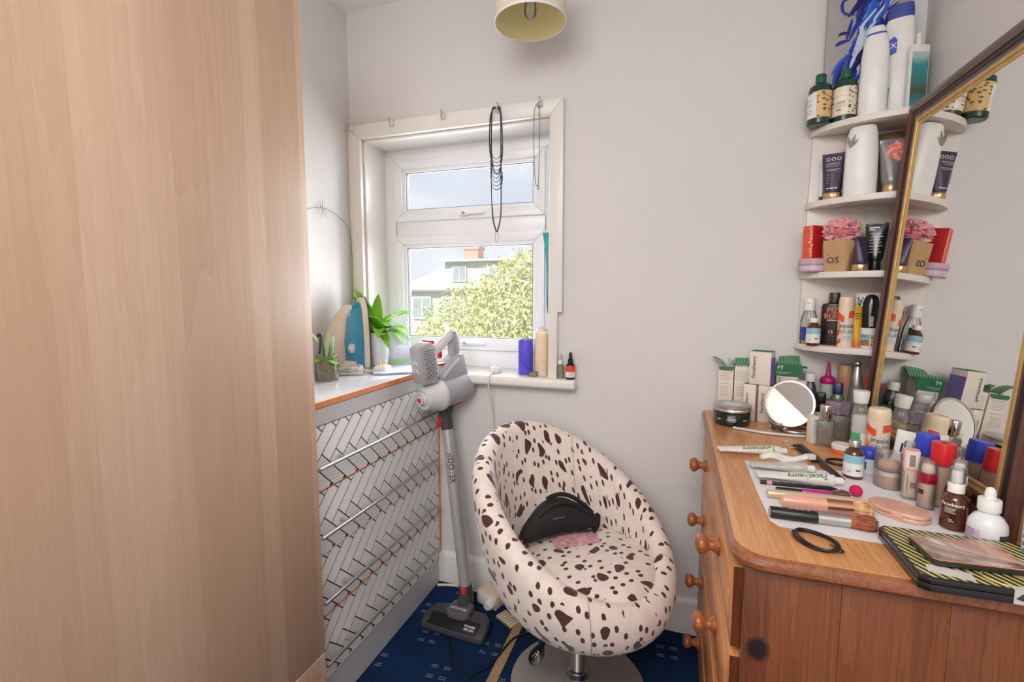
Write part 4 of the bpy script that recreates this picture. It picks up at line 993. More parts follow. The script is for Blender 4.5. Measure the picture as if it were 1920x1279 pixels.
def mould(name, i0, i1, prof, m):
    """mitred picture-frame moulding; prof gives (fraction from outer to inner, depth in -x)"""
    V, F = [], []; n = len(prof)
    for f_, dx in prof:
        o_ = i0+(i1-i0)*f_; dx *= .65; V += [(-dx, o_, o_), (-dx, MWD-o_, o_), (-dx, MWD-o_, MH-o_), (-dx, o_, MH-o_)]
    for j in range(n-1):
        for k in range(4): F.append((j*4+k, j*4+(k+1) % 4, (j+1)*4+(k+1) % 4, (j+1)*4+k))
    o = mesh(name, V, F, m, mr, angle=25); bm = bmesh.new(); bm.from_mesh(o.data); bmesh.ops.recalc_face_normals(bm, faces=bm.faces); bm.to_mesh(o.data); bm.free(); return o
mould('outer_moulding', 0, .025, [(0, -.0), (0, .010), (.25, .019), (.6, .021), (1.0, .016), (1.0, 0)], M['frame_wood'])
mould('dark_groove', .025, .040, [(0, 0), (0, .012), (.5, .009), (1.0, .014), (1.0, 0)], M['frame_black'])
mould('inner_moulding', .040, .047, [(0, 0), (0, .014), (.5, .016), (1, .013), (1, 0)], M['frame_wood'])
mould('gilt_slip', .047, .067, [(0, 0), (0, .013), (.2, .015), (.42, .012), (.5, .008), (.62, .011), (.8, .010), (1.0, .004), (1.0, 0)], M['gold'])
box('glass', (-.002, MWD/2, MH/2), (.003, MWD-.11, MH-.11), M['mirror'], mr)
box('backing_board', (.004, MWD/2, MH/2), (.006, MWD-.02, MH-.02), M['beige'], mr)

# ---------------------------------------------------------------- corner shelf unit
SX, SY = XR-.002, YB-.002
sh_ = thing('corner_shelf', 'white quarter-round corner shelf unit with four tiers on wall', 'shelf', (SX, SY, 0))
tiers = [(1.755, .278, .166), (1.534, .281, .168), (1.316, .284, .17), (1.09, .29, .174)]
for z, r_, ry_ in tiers:
    P = [(0, 0)]+[(-r_*math.cos(a), -ry_*math.sin(a)) for a in [k*PI/2/28 for k in range(29)]]
    prism('shelf_board', P, z-.018, z, M['shelf_white'], sh_, 'xy', .0008)
prism('back_panel', [(-.281, 1.09), (-.013, 1.09), (-.013, 1.737), (-.272, 1.737)], -.012, 0, M['shelf_white'], sh_, 'xz', .0008)
prism('side_panel', [(-.165, 1.09), (0, 1.09), (0, 1.737), (-.158, 1.737)], -.012, 0, M['shelf_white'], sh_, 'yz', .0008)
# ---------------------------------------------------------------- toiletries: builders
def vessel(name, label, cat, loc, parts, extra=0, group=None, n=32, rs=1.0):
    t_ = thing(name, label, cat, loc, face_cam(loc[0], loc[1], extra), group)
    t_.scale = (rs, rs, 1)
    for p in parts:
        pn, prof, m = p[:3]; kw = p[3] if len(p) > 3 else {}
        lathe(pn, prof, m, t_, kw.pop('n', n), **kw)
    return t_
FRONT = -PI/2
def label_band(t_, r, z0, z1, m, half=75, name='label', sx=1, sy=1, ex=2.0, a=0):
    return lathe(name, [(r, z0), (r, z1)], m, t_, 24, a0=FRONT+R(a-half), a1=FRONT+R(a+half), sx=sx, sy=sy, ex=ex)
def sq_tube(t_, r, W, h, cap_h, body, cap, cap_r=None, crimp=.012, z=0.0, crimp_m=None):
    """squeeze tube standing on its cap: round at the cap, flat at the crimp"""
    cr = cap_r or r*.92; lathe('cap', [(0, z), (cr*.97, z), (cr, z+.001), (cr, z+cap_h-.001), (cr*.97, z+cap_h), (0, z+cap_h)], cap, t_, 28)
    V, F = [], []; n, k = 14, 32; z0 = z+cap_h
    for i in range(n+1):
        q = i/n; zz = z0+(h-cap_h)*q; hw = r+(W/2-r)*q**.8; hd = r*(1-q)**.75+.0012
        if i == 0: hw = hd = r*.9
        for j in range(k):
            a = 2*PI*j/k; V.append((hw*math.cos(a), hd*math.sin(a), zz))
    for i in range(n):
        for j in range(k): F.append((i*k+j, i*k+(j+1) % k, (i+1)*k+(j+1) % k, (i+1)*k+j))
    F += [tuple(range(k-1, -1, -1)), tuple(n*k+j for j in range(k))]
    b_ = mesh('body', V, F, body, t_, angle=50)
    if crimp: box('crimp', (0, 0, z+h-crimp/2+.0005), (W*.985, .0032, crimp), crimp_m or body, b_, .0004)
    return b_
def tube_r(r, W, h, cap_h, z):                             # half width / half depth of such a tube at height z
    q = max(0, min(1, (z-cap_h)/(h-cap_h))); return r+(W/2-r)*q**.8, r*(1-q)**.75+.0012
def lines(t_, rows, m, name='printed_lines', th=.0007):
    """rows of small print as thin bars: (x0, x1, y, z)"""
    bm = bmesh.new()
    for x0, x1, y, z in rows: bm_box(bm, ((x0+x1)/2, y, z), (x1-x0, .0004, th))
    return obj(name, bm, m, t_, smooth=False)
def front_text(t_, s, size, z, m, y, x=0, stretch=1.0, spin=0, name='lettering'):
    u_, v_ = (Vector((math.cos(R(spin)), 0, math.sin(R(spin)))), Vector((-math.sin(R(spin)), 0, math.cos(R(spin)))))
    return text_flat(s, size, m, t_, (x, y, z), u_, v_, name, stretch)
C_ = {}
def cm(col, rough=.4, **kw):
    k = (tuple(col), rough, tuple(sorted(kw.items())))
    if k not in C_: C_[k] = mat('plastic_%02x%02x%02x' % tuple(int(x) for x in col), col, rough, **kw)
    return C_[k]

# ---------------------------------------------------------------- top tier
Z1 = 1.7553
M['print_leafy'] = None
def leafy(name, ground, leafc):
    m = bpy.data.materials.new(name); m.use_nodes = True; N = NT(m.node_tree); b = m.node_tree.nodes['Principled BSDF']
    v = N.n('ShaderNodeTexVoronoi', {'feature': 'F1'}, {'Vector': N.coord('Object', (60, 60, 120), (0, .6, .4)), 'Scale': 1.0})
    N.put(b, 'Base Color', N.mix(N.m('LESS_THAN', v.outputs['Distance'], .33), lin(ground), lin(leafc))); N.put(b, 'Roughness', .5); return m
M['leafy_yellow'] = leafy('yellow_leaf_print_label', (222, 182, 120), (60, 90, 56)); M['leafy_cream'] = leafy('cream_leaf_print_label', (230, 214, 192), (70, 96, 66))
M['bottle_green'] = mat('dark_green_bottle', (24, 58, 46), .2, var=.15, coat=.3); M['cap_green'] = mat('green_cap', (22, 92, 62), .4)
gb = [(0, 0), (.03, 0), (.0345, .004), (.0345, .098), (.031, .112), (.02, .120), (.014, .122), (.014, .127)]
gcap = [(.0155, .123), (.0155, .146), (.014, .148), (0, .148)]
g1 = vessel('shower_gel_bottle', 'dark green bottle with yellow leaf-print label at the top shelf end', 'bottle', (.387, 1.728, Z1), [('body', gb, M['bottle_green']), ('cap', gcap, M['cap_green'])], 0, 'green-capped bottles on the top shelf', rs=.9)
label_band(g1, .0348, .018, .094, M['leafy_yellow'], 85, a=45); label_band(g1, .0349, .018, .09, M['white'], 38, 'white_label', a=-52)
for z in (.07, .058, .054, .04, .032): lathe('printed_line', [(.0352, z), (.0352, z+.0014)], M['grey_print'], g1, 8, a0=FRONT+R(-72), a1=FRONT+R(-36))
g2 = vessel('shampoo_bottle', 'dark green ginger bottle with cream leaf-print label beside white bottle', 'bottle', (.4505, 1.724, Z1), [('body', [(r*1.1, z*1.03) for r, z in gb], M['bottle_green']), ('cap', [(r*1.05, z*1.03) for r, z in gcap], M['cap_green'])], 0, 'green-capped bottles on the top shelf', rs=.82)
label_band(g2, .0383, .016, .097, M['leafy_cream'], 95); label_band(g2, .0385, .02, .094, cm((232, 222, 208)), 36, 'white_label', a=-18)
text_wrap('GINGER', .0085, M['dark_print'], g2, .0387, .052, -18); lathe('printed_line', [(.0388, .03), (.0388, .033)], M['dark_print'], g2, 8, a0=FRONT+R(-34), a1=FRONT+R(-14))
for z in (.07, .044, .04): lathe('printed_line', [(.0388, z), (.0388, z+.0008)], M['grey_print'], g2, 12, a0=FRONT+R(-44), a1=FRONT+R(8))
g3 = vessel('body_lotion_bottle', 'plain white tall bottle with thin blue ring at its top', 'bottle', (.511, 1.693, Z1), [('body', [(0, 0), (.036, 0), (.039, .004), (.039, .1), (.037, .17), (.033, .2), (.028, .218), (.026, .222)], M['white'], dict(sy=.62, ex=2.4)), ('blue_ring', [(.0265, .221), (.0268, .2265), (.0245, .2275)], M['blue_plastic'], dict(sy=.62)), ('cap', [(.0245, .2272), (.024, .236), (.018, .246), (0, .248)], M['white'], dict(sy=.62))], rs=.87)
g4 = vessel('body_lotion_bottle', 'tall white bottle with blue cap and blue label leaning on shelf', 'bottle', (.577, 1.730, Z1), [('body', [(0, 0), (.034, 0), (.038, .004), (.038, .12), (.034, .17), (.036, .22), (.033, .265), (.03, .272)], M['white'], dict(sy=.58, ex=2.6)), ('cap', [(.0305, .272), (.031, .29), (.028, .31), (0, .312)], mat('royal_blue_cap', (62, 74, 160), .35), dict(sy=.58, ex=2.4))])
g4.rotation_euler.x += 0
prism('label', [(-.03, .17), (-.004, .178), (-.004, .212), (-.012, .222), (-.03, .205)], -.0236, -.0226, M['blue_plastic'], g4, 'xz'); front_text(g4, 'EX', .02, .196, M['white_print'], -.0239, -.017)
prism('green_label', [(-.034, .03), (-.016, .03), (-.014, .085), (-.034, .07)], -.0228, -.0218, cm((64, 150, 130)), g4, 'xz')
cd_ = thing('printed_card', 'upright teal landscape-print carton squeezed against the shelf side', 'carton', (.612, 1.69, Z1), face_cam(.612, 1.69, 42))
box('carton', (0, 0, .09), (.052, .012, .18), M['white'], cd_, .001)
M['scenic'] = None
def scenic():
    m = bpy.data.materials.new('teal_landscape_print'); m.use_nodes = True; N = NT(m.node_tree); b = m.node_tree.nodes['Principled BSDF']
    sp = N.n('ShaderNodeSeparateXYZ', ins={0: N.n('ShaderNodeTexCoord').outputs['Object']}); z = N.m('ADD', N.m('MULTIPLY', sp.outputs[2], 5.6), N.m('MULTIPLY', N.noise(N.coord('Object'), 30, 3), .18))
    N.put(b, 'Base Color', N.ramp(z, [(.15, lin((60, 140, 170))), (.4, lin((70, 84, 52))), (.55, lin((64, 120, 120))), (.8, lin((50, 140, 150))), (.92, lin((170, 196, 190)))])); N.put(b, 'Roughness', .4); return m
box('printed_face', (0, -.0063, .082), (.047, .0006, .156), scenic(), cd_)
g5 = vessel('clear_spray_bottle', 'slim pale frosted bottle at the back corner of top shelf', 'bottle', (.627, 1.744, Z1), [('body', [(0, 0), (.014, 0), (.016, .003), (.016, .19), (.01, .2)], M['frost']), ('cap', [(.012, .2), (.012, .232), (0, .233)], M['white'])], rs=.85)
# canvas standing at the back of the tier: blue paint splash on grey
cv = thing('canvas_picture', 'grey canvas with a blue paint-splash picture standing behind the bottles', 'picture', (.403, 1.7685, Z1), 0)
box('canvas', (.105, 0, .25), (.21, .012, .50), mat('grey_canvas', (164, 160, 160), .8, var=.06, vscale=14), cv, .002)
rnd = random.Random(21); blues = [cm((24, 42, 150), .35), cm((40, 92, 200), .35), cm((92, 150, 214), .35), cm((18, 22, 88), .35), cm((196, 208, 226), .35)]
def stroke(pts, w0, m, y):
    P = smooth_path([(a, y, b) for a, b in pts], 5); n = len(P)
    rad = [max(.0006, w0*math.sin(PI*(.08+.84*i/(n-1)))) for i in range(n)]
    V, F = tube_data(P, rad, 8, flat=1.0)
    V = [Vector((v_.x, y+(v_.y-y)*.18, v_.z)) for v_ in V]; return mesh('paint_stroke', V, F, m, cv)
for k in range(120):
    q = rnd.random(); x0 = .052+.085*q+rnd.gauss(0, .015); z0 = .10+.34*q+rnd.gauss(0, .03); L = rnd.uniform(.03, .11)
    stroke([(x0, z0), (x0+.018+rnd.gauss(0, .012), z0+L*.5), (x0+.03+rnd.gauss(0, .016), z0+L)], rnd.uniform(.002, .010), blues[k % 5 if k % 3 else (0, 1)[k % 2]], -.0064-.0004*(k % 5))
for pts, w0, m in (([(.06, .21), (.035, .185), (.018, .155)], .005, blues[1]), ([(.07, .32), (.04, .33), (.036, .36), (.052, .368)], .004, blues[0]), ([(.06, .27), (.04, .272), (.03, .266)], .004, blues[3]), ([(.058, .25), (.036, .246), (.024, .238)], .005, blues[0]), ([(.10, .10), (.07, .13), (.062, .17)], .006, blues[1]), ([(.15, .27), (.152, .31), (.18, .32), (.19, .30), (.175, .285), (.166, .298)], .003, blues[3]), ([(.03, .13), (.038, .11), (.045, .095)], .0016, blues[4]), ([(.13, .32), (.15, .37), (.18, .41)], .003, blues[3])): stroke(pts, w0, m, -.0084)

# ---------------------------------------------------------------- second tier
Z2 = 1.5343
t_ = thing('lip_balm_tube', 'very slim white tube standing at second tier end', 'tube', (.4125, 1.758, Z2), face_cam(.413, 1.735)); sq_tube(t_, .006, .012, .10, .016, M['white'], M['dark_grey_plastic'])
t_ = thing('cream_tube', 'dark purple tube with pale gold cap on second shelf tier', 'tube', (.4325, 1.722, Z2), face_cam(.432, 1.69))
M['purple_dark'] = mat('dark_purple_tube', (62, 50, 76), .35, var=.05); sq_tube(t_, .021, .060, .135, .018, M['purple_dark'], M['gold_cap'], .0225)
for k in (-1, 0, 1):
    bm = bmesh.new(); V, F = tube_data([(k*.0135+.0045*math.cos(a), -.0066, .118+.0045*math.sin(a)) for a in [j*PI/8 for j in range(16)]], .0009, 5, closed=True); mesh('round_icon', V, F, M['white_print'], t_); bm.free()
lines(t_, [(-.018, .018, -.0135, .104), (-.018, .016, -.0145, .100), (-.019, .012, -.0155, .095), (-.018, .018, -.0165, .086), (-.016, .014, -.0172, .082)], M['white_print']); lines(t_, [(-.014, -.010, -.0205, .07), (-.015, -.009, -.021, .062), (-.014, -.010, -.0214, .054), (-.015, -.011, -.0218, .046)], M['grey_print'], th=.003); lines(t_, [(-.014, -.009, -.0224, .03), (-.006, .003, -.0226, .03), (.005, .013, -.0224, .03)], M['white_print'], th=.0026)
t_ = vessel('sun_lotion_bottle', 'navy sun lotion bottle with orange cap numbered fifty behind white bottle', 'bottle', (.4715, 1.746, Z2), [('body', [(0, 0), (.02, 0), (.0225, .003), (.0225, .085), (.017, .1)], mat('navy_bottle', (26, 52, 104), .35), dict(sy=.6, ex=2.6)), ('cap', [(.0175, .1), (.017, .125), (.012, .145), (0, .146)], M['orange'], dict(sy=.6, ex=2.4))])
front_text(t_, '50', .026, .03, mat('gold_number', (214, 170, 70), .4), -.0148, -.003)
t_ = vessel('lotion_bottle', 'big plain white bottle with grey leaf sprig on second tier', 'bottle', (.494, 1.693, Z2), [('body', [(0, 0), (.043, 0), (.0455, .004), (.046, .05), (.044, .13), (.04, .175), (.035, .194), (.03, .198), (0, .199)], M['white'], dict(sy=.55, ex=2.2))], rs=.9)
for a_, L in ((100, .034), (70, .04), (45, .034)):
    x1, z1 = -.032+L*math.cos(R(a_)), .138+L*math.sin(R(a_)); xm, zm = (-.032+x1)/2, (.138+z1)/2; px_, pz_ = -math.sin(R(a_))*.0045, math.cos(R(a_))*.0045
    prism('sprig_leaf', [(-.032, .138), (xm+px_, zm+pz_), (x1, z1), (xm-px_, zm-pz_)], -.0225, -.0180, M['grey_print'], t_, 'xz', smooth=False)
t_ = thing('brown_pouch', 'brown and black foil pouch behind the grey flowered tube', 'pouch', (.580, 1.757, Z2), face_cam(.578, 1.69))
cb = box('pouch', (0, 0, .095), (.07, .02, .19), mat('brown_foil', (120, 84, 58), .4, var=.2, vscale=40), t_, .006); box('dark_panel', (0, -.0103, .05), (.066, .001, .1), cm((54, 40, 36)), cb)
t_ = thing('cream_tube', 'grey metallic tube with pink flower and gold cap beside mirror frame', 'tube', (.5645, 1.675, Z2), face_cam(.556, 1.598, 14))
sq_tube(t_, .023, .066, .15, .024, mat('grey_metallic_tube', (132, 128, 130), .3, .3, var=.05), M['gold_cap'], .021)
pk_ = [cm((226, 110, 104), .5), cm((240, 158, 146), .5)]
for k in range(26):
    a = k*2.4; q = .0032*math.sqrt(k); x, z = .006+q*math.cos(a)*1.3, .116+q*math.sin(a)*1.6
    hw, hd = tube_r(.023, .066, .15, .024, z); V, F = lathe_data([(0, -.0006), (.0055, -.0004), (.0055, .0004), (0, .0008)], 7); o = mesh('petal', [(x+vx, -(hd*math.sqrt(max(0, 1-(x/hw)**2))+.0009+.00012*(26-k))-vz, z+vy) for vx, vy, vz in V], F, pk_[k % 2], t_)

# ---------------------------------------------------------------- third tier
Z3 = 1.3163
t_ = vessel('cream_jar', 'round lilac jar carrying the red carton on third tier', 'jar', (.394, 1.735, Z3), [('base', [(0, 0), (.037, 0), (.0395, .003), (.0395, .024), (0, .024)], mat('lilac_jar', (176, 138, 164), .2, var=.05, coat=.4)), ('lid', [(0, .0245), (.041, .0245), (.0415, .026), (.041, .039), (.038, .042), (0, .042)], mat('pink_lilac_lid', (200, 166, 184), .25, var=.04))], rs=.92)
label_band(t_, .0397, .005, .02, cm((206, 186, 200)), 60); lines(t_, [(-.02, -.008, -.0402, .014), (-.02, -.01, -.0402, .011)], M['white_print'])
t_ = thing('red_carton', 'tall red carton with patterned orange side standing on lilac jar', 'carton', (.393, 1.735, Z3+.0423), face_cam(.39, 1.69, 52))
box('carton', (0, 0, .05), (.042, .034, .10), mat('red_card', (186, 24, 34), .5, var=.05), t_, .0008)
box('patterned_side', (-.0213, 0, .05), (.0006, .033, .099), mat('orange_red_card', (224, 88, 66), .5, var=.1, vscale=60), t_)
rnd = random.Random(5)
for k in range(9): box('gilt_motif', (-.0218, -.010+rnd.gauss(0, .002), .008+.0105*k), (.0005, .007, .0085), cm((232, 176, 140), .4), t_, rot=Matrix.Rotation(rnd.random(), 3, 'X'))
t_ = thing('kraft_carton', 'folded brown kraft paper packet with black letters', 'packet', (.458, 1.713, Z3), face_cam(.455, 1.672, -14))
M['kraft'] = mat('brown_kraft_paper', (186, 150, 108), .85, var=.06, vscale=40, bump=.4, bscale=50)
V = [(-.03, -.022, 0), (.024, -.022, 0), (.036, .02, 0), (-.03, .022, 0), (-.036, -.024, .094), (.022, -.024, .098), (.046, -.006, .084), (-.03, .022, .094), (.034, -.015, .06), (.03, -.014, .014)]
mesh('packet', V, [(3, 2, 1, 0), (0, 1, 5, 4), (1, 2, 9), (2, 6, 8, 9), (1, 9, 8, 5), (5, 8, 6), (2, 3, 7, 6), (3, 0, 4, 7), (4, 5, 6, 7)], M['kraft'], t_, smooth=False)
front_text(t_, 'OS', .026, .034, M['dark_print'], -.0236, -.008); lathe('letter_dot', [(0, 0), (.0016, 0), (.0016, .0006), (0, .0006)], M['dark_print'], t_, 8).matrix_local = Matrix.Translation((-.021, -.0238, .05)) @ Matrix.Rotation(PI/2, 4, 'X')
# pink mesh bath puff: ruffled ribbons
pf = thing('bath_puff', 'ruffled pink mesh bath puff resting above the kraft packet', 'bath puff', (.466, 1.722, Z3+.122)); pf.scale = (.86, .7, .86)
M['puff'] = mat('pink_mesh', (222, 130, 138), .8, var=.2, vscale=60); M['puff2'] = mat('pale_pink_mesh', (234, 168, 172), .8, var=.2, vscale=60)
blob('core', .034, M['puff'], pf, (0, 0, 0), (1.2, .8, .85), 2, .3)
rnd = random.Random(11)
for k in range(22):
    n_ = Vector((rnd.gauss(0, 1), rnd.gauss(0, .6)-.4, rnd.gauss(0, .8)+.2)).normalized(); u_ = n_.orthogonal().normalized(); v_ = n_.cross(u_); V, F = [], []; m_ = 22; q0 = rnd.random()*6
    for s_ in (0, 1):
        for i in range(m_+1):
            a = q0+i/m_*3.6; c_ = u_*math.cos(a)+v_*math.sin(a)
            for j in range(3):
                rr = .012+.013*j; ruf = .009*j/2*math.sin(i*1.3+k); p = n_*(.022+.006*j+ruf)+c_*rr
                V.append(Vector((p.x*1.15, p.y*.75, p.z*.85))+n_*.0007*s_)
    k2 = 3*(m_+1)
    for i in range(m_):
        for j in range(2): a = i*3+j; F += [(a, a+1, a+4, a+3), (a+k2+3, a+k2+4, a+k2+1, a+k2)]
        F += [(i*3+2, i*3+2+k2, i*3+5+k2, i*3+5)]
    mesh('ruffle', V, F, M['puff2'] if k % 3 else M['puff'], pf, angle=70)
t_ = thing('cream_tube', 'small dark purple tube with pale gold cap on third tier', 'tube', (.502, 1.670, Z3), face_cam(.498, 1.638, 50)); sq_tube(t_, .0195, .04, .098, .019, M['purple_dark'], M['gold_cap'], .0205)
t_ = thing('cream_tube', 'bright green and white tube behind the black tube', 'tube', (.556, 1.748, Z3), face_cam(.545, 1.69)); sq_tube(t_, .02, .078, .145, .02, mat('white_green_tube', (206, 210, 196), .4, var=.05), M['white'], .018, crimp_m=cm((120, 190, 60)))
box('green_panel', (-.012, -.0085, .115), (.03, .0012, .05), cm((112, 186, 56)), t_, rot=Matrix.Rotation(R(-6), 3, 'X'))
t_ = thing('cream_tube', 'glossy black tube with white print on third tier', 'tube', (.546, 1.694, Z3), face_cam(.541, 1.648)); sq_tube(t_, .018, .056, .138, .03, mat('glossy_black_tube', (24, 24, 26), .25, coat=.4), M['black'], .014)
lines(t_, [(-.018, .006, -.0066, .126), (-.018, -.004, -.0072, .120)], M['white_print'], th=.0032)
for k in range(7): lines(t_, [(-.016+.001*(k % 2), .012+.004*math.sin(k*2.1), -tube_r(.018, .056, .138, .03, .108-.009*k)[1]-.0004, .108-.009*k)], M['white_print'], th=.0011)

# ---------------------------------------------------------------- bottom tier
Z4 = 1.0903
t_ = vessel('micellar_bottle', 'clear bottle with big white cap and blue label on lowest tier', 'bottle', (.400, 1.752, Z4), [('body', [(0, 0), (.026, 0), (.028, .003), (.028, .072), (.024, .09), (.0175, .106), (.0175, .11)], M['clear'], dict(sy=.75)), ('cap', [(.0175, .107), (.018, .109), (.018, .143), (.017, .145), (0, .145)], M['white'])], rs=.85)
label_band(t_, .0283, .012, .055, cm((58, 62, 140), .4), 62, sy=.75, a=-30); label_band(t_, .0285, .05, .075, cm((40, 46, 120), .4), 18, 'round_badge', sy=.75, a=28); lathe('printed_line', [(.0182, .130), (.0182, .132)], M['red_plastic'], t_, 6, a0=FRONT+R(-30), a1=FRONT+R(10))
def pill_bottle(label, loc, group): 
    t_ = vessel('medicine_bottle', label, 'bottle', loc, [('body', [(0, 0), (.02, 0), (.0215, .003), (.0215, .052), (.017, .062), (.0115, .067), (.0115, .071)], M['amber']), ('cap', [(.0125, .071), (.0125, .084), (.0118, .085), (0, .085)], M['white'] if loc[2] > 1 else M['silver'])], 0, group, rs=.9)
    label_band(t_, .0218, .008, .036, M['white'], 120, 'label'); label_band(t_, .0218, .036, .054, cm((150, 196, 214), .5), 120, 'blue_band'); lines(t_, [(-.012, -.002, -.0216, .02), (-.012, -.004, -.0216, .017)], M['grey_print']); lathe('printed_line', [(.0221, .02), (.0221, .0235)], M['dark_print'], t_, 6, a0=FRONT+R(14), a1=FRONT+R(40))
    return t_
pill_bottle('small amber bottle with white cap and blue-white label on lowest tier', (.404, 1.712, Z4), 'amber bottles with blue labels')
t_ = vessel('sun_lotion_bottle', 'dark brown sun lotion bottle with orange lettering on lowest tier', 'bottle', (.4645, 1.745, Z4), [('body', [(0, 0), (.03, 0), (.033, .004), (.033, .075), (.0325, .118), (.03, .128), (.014, .133)], mat('dark_brown_bottle', (44, 28, 24), .3, var=.05), dict(sy=.55, ex=3.0)), ('cap', [(.0145, .132), (.0145, .16), (.013, .163), (0, .163)], mat('dark_brown_cap', (58, 40, 36), .35), dict(sy=.9))])
og = cm((226, 122, 70), .5)
front_text(t_, 'PIZ', .023, .108, og, -.0195, -.003); front_text(t_, 'BUIN', .022, .090, og, -.0195, .0); lines(t_, [(-.016, .026, -.0195, .078)], M['white_print'], th=.003); front_text(t_, '15', .014, .041, M['white_print'], -.0195, -.006); lines(t_, [(-.012, .02, -.0195, .03), (-.012, .016, -.0195, .027), (-.012, .02, -.0195, .018), (.004, .02, -.0195, .041)], M['grey_print'])
def spray_can(label, loc, h, r, group, twin=True, extra=0):
    t_ = vessel('body_spray_can', label, 'spray can', loc, [('can', [(0, 0), (r*.96, 0), (r, .003), (r, h*.74), (r*.985, h*.76)], cm((226, 212, 190), .3)), ('cap', [(r*.985, h*.76), (r*.985, h*.9), (r*.93, h*.985), (r*.86, h), (0, h)], M['cream'])], extra, group, rs=.92)
    red = cm((232, 84, 56), .4); pnk = cm((238, 150, 130), .4)
    def band(a0, a1, z0, z1, m, slant): 
        V, F = [], []; k = 10
        for i in range(k+1):
            a = FRONT+R(a0+(a1-a0)*i/k); dz = slant*(i/k)
            V += [((r+.0004)*math.cos(a), (r+.0004)*math.sin(a), z0+dz), ((r+.0004)*math.cos(a), (r+.0004)*math.sin(a), max(z0+dz+.0004, z1+dz*1.0))]
        for i in range(k): F.append((2*i, 2*i+2, 2*i+3, 2*i+1))
        mesh('printed_flash', V, F, m, t_)
    band(-85, -10, h*.6, h*.74, red, -h*.12); band(-85, -35, h*.36, h*.45, pnk, -h*.06); band(-85, -45, h*.2, h*.32, red, h*.04); band(-85, -30, h*.03, h*.12, red, h*.06); band(20, 70, h*.58, h*.72, red, h*.02); band(-80, -50, h*.48, h*.56, pnk, 0)
    label_band(t_, r+.0006, h*.10, h*.5, cm((216, 214, 212), .35), 40, 'label', a=14)
    text_wrap('Impulse', h*.125, M['dark_print'], t_, r+.0009, h*.43, 12, stretch=.8); text_wrap('CRUSH', h*.09, M['green_print'], t_, r+.0009, h*.31, 12)
    for q in (.22, .19, .16): lathe('printed_line', [(r+.0009, h*q), (r+.0009, h*q+.0008)], M['grey_print'], t_, 10, a0=FRONT+R(-14), a1=FRONT+R(40))
    return t_
spray_can('cream and orange body spray can on lowest shelf tier', (.480, 1.684, Z4), .15, .0215, 'cream and orange spray cans')
t_ = thing('cream_tube', 'yellow tube standing beside spray can on lowest tier', 'tube', (.5165, 1.706, Z4), face_cam(.508, 1.648, 20)); sq_tube(t_, .017, .044, .122, .02, mat('yellow_tube', (240, 180, 34), .4, var=.04), M['orange'], .0165)
lines(t_, [(-.012, .004, -.008, .1), (-.01, .006, -.0095, .093), (-.01, .002, -.011, .086)], M['dark_print'], th=.002)
t_ = thing('cream_tube', 'white tube with dark sideways lettering at back of lowest tier', 'tube', (.556, 1.755, Z4), face_cam(.545, 1.70)); sq_tube(t_, .02, .066, .162, .024, M['white'], M['white'], .019); front_text(t_, 'OMIC', .02, .125, M['dark_print'], -.0068, -.018, spin=90)
t_ = vessel('shot_cup', 'small white patterned cup holding black strap on lowest tier', 'cup', (.537, 1.672, Z4), [('cup', [(0, 0), (.018, 0), (.019, .002), (.0225, .06), (.0215, .06), (.018, .004), (0, .003)], M['white'])])
label_band(t_, .0213, .03, .05, cm((90, 170, 214)), 34, 'blue_arch', a=-28); label_band(t_, .0205, .008, .03, mat('brown_town_print', (150, 112, 78), .6, var=.7, vscale=260), 34, 'town_print', a=-28); label_band(t_, .0212, .008, .05, mat('warm_town_print', (206, 170, 130), .6, var=.6, vscale=220), 28, 'town_print', a=42)
t_ = thing('hair_band', 'folded black elastic hair band stuffed into patterned cup', 'hair band', (.537, 1.672, Z4+.004), face_cam(.52, 1.588, 48))
tube('band', smooth_path([(-.010, 0, .0), (-.014, 0, .05), (-.017, 0, .12), (-.008, 0, .146), (.008, 0, .148), (.017, 0, .13), (.012, 0, .06), (.008, 0, .002)], 5), .010, mat('black_elastic', (22, 22, 26), .8), t_, 10, flat=.45); box('white_tag', (-.004, -.009, .075), (.014, .001, .03), M['cream'], t_)
# ---------------------------------------------------------------- on the pine chest: cartons at the back
Z = PZ+.0004
M['card_white'] = mat('white_card', (226, 216, 206), .7, var=.02); M['card_green'] = mat('green_card', (36, 110, 66), .6, var=.05)
def lattice():
    m = bpy.data.materials.new('green_diamond_lattice_card'); m.use_nodes = True; N = NT(m.node_tree); b = m.node_tree.nodes['Principled BSDF']
    sp = N.n('ShaderNodeSeparateXYZ', ins={0: N.n('ShaderNodeTexCoord').outputs['Object']}); p_ = .0095
    u_ = N.m('FRACT', N.m('DIVIDE', N.m('ADD', N.m('ADD', sp.outputs[0], sp.outputs[1]), N.m('ADD', sp.outputs[2], 5.0)), p_)); v_ = N.m('FRACT', N.m('DIVIDE', N.m('ADD', N.m('SUBTRACT', N.m('ADD', sp.outputs[0], sp.outputs[1]), sp.outputs[2]), 5.0), p_))
    d = N.m('MINIMUM', N.m('ABSOLUTE', N.m('SUBTRACT', u_, .5)), N.m('ABSOLUTE', N.m('SUBTRACT', v_, .5)))
    N.put(b, 'Base Color', N.mix(N.m('LESS_THAN', d, .09), lin((30, 104, 62)), lin((150, 190, 160)))); N.put(b, 'Roughness', .6); return m
M['lattice'] = lattice()
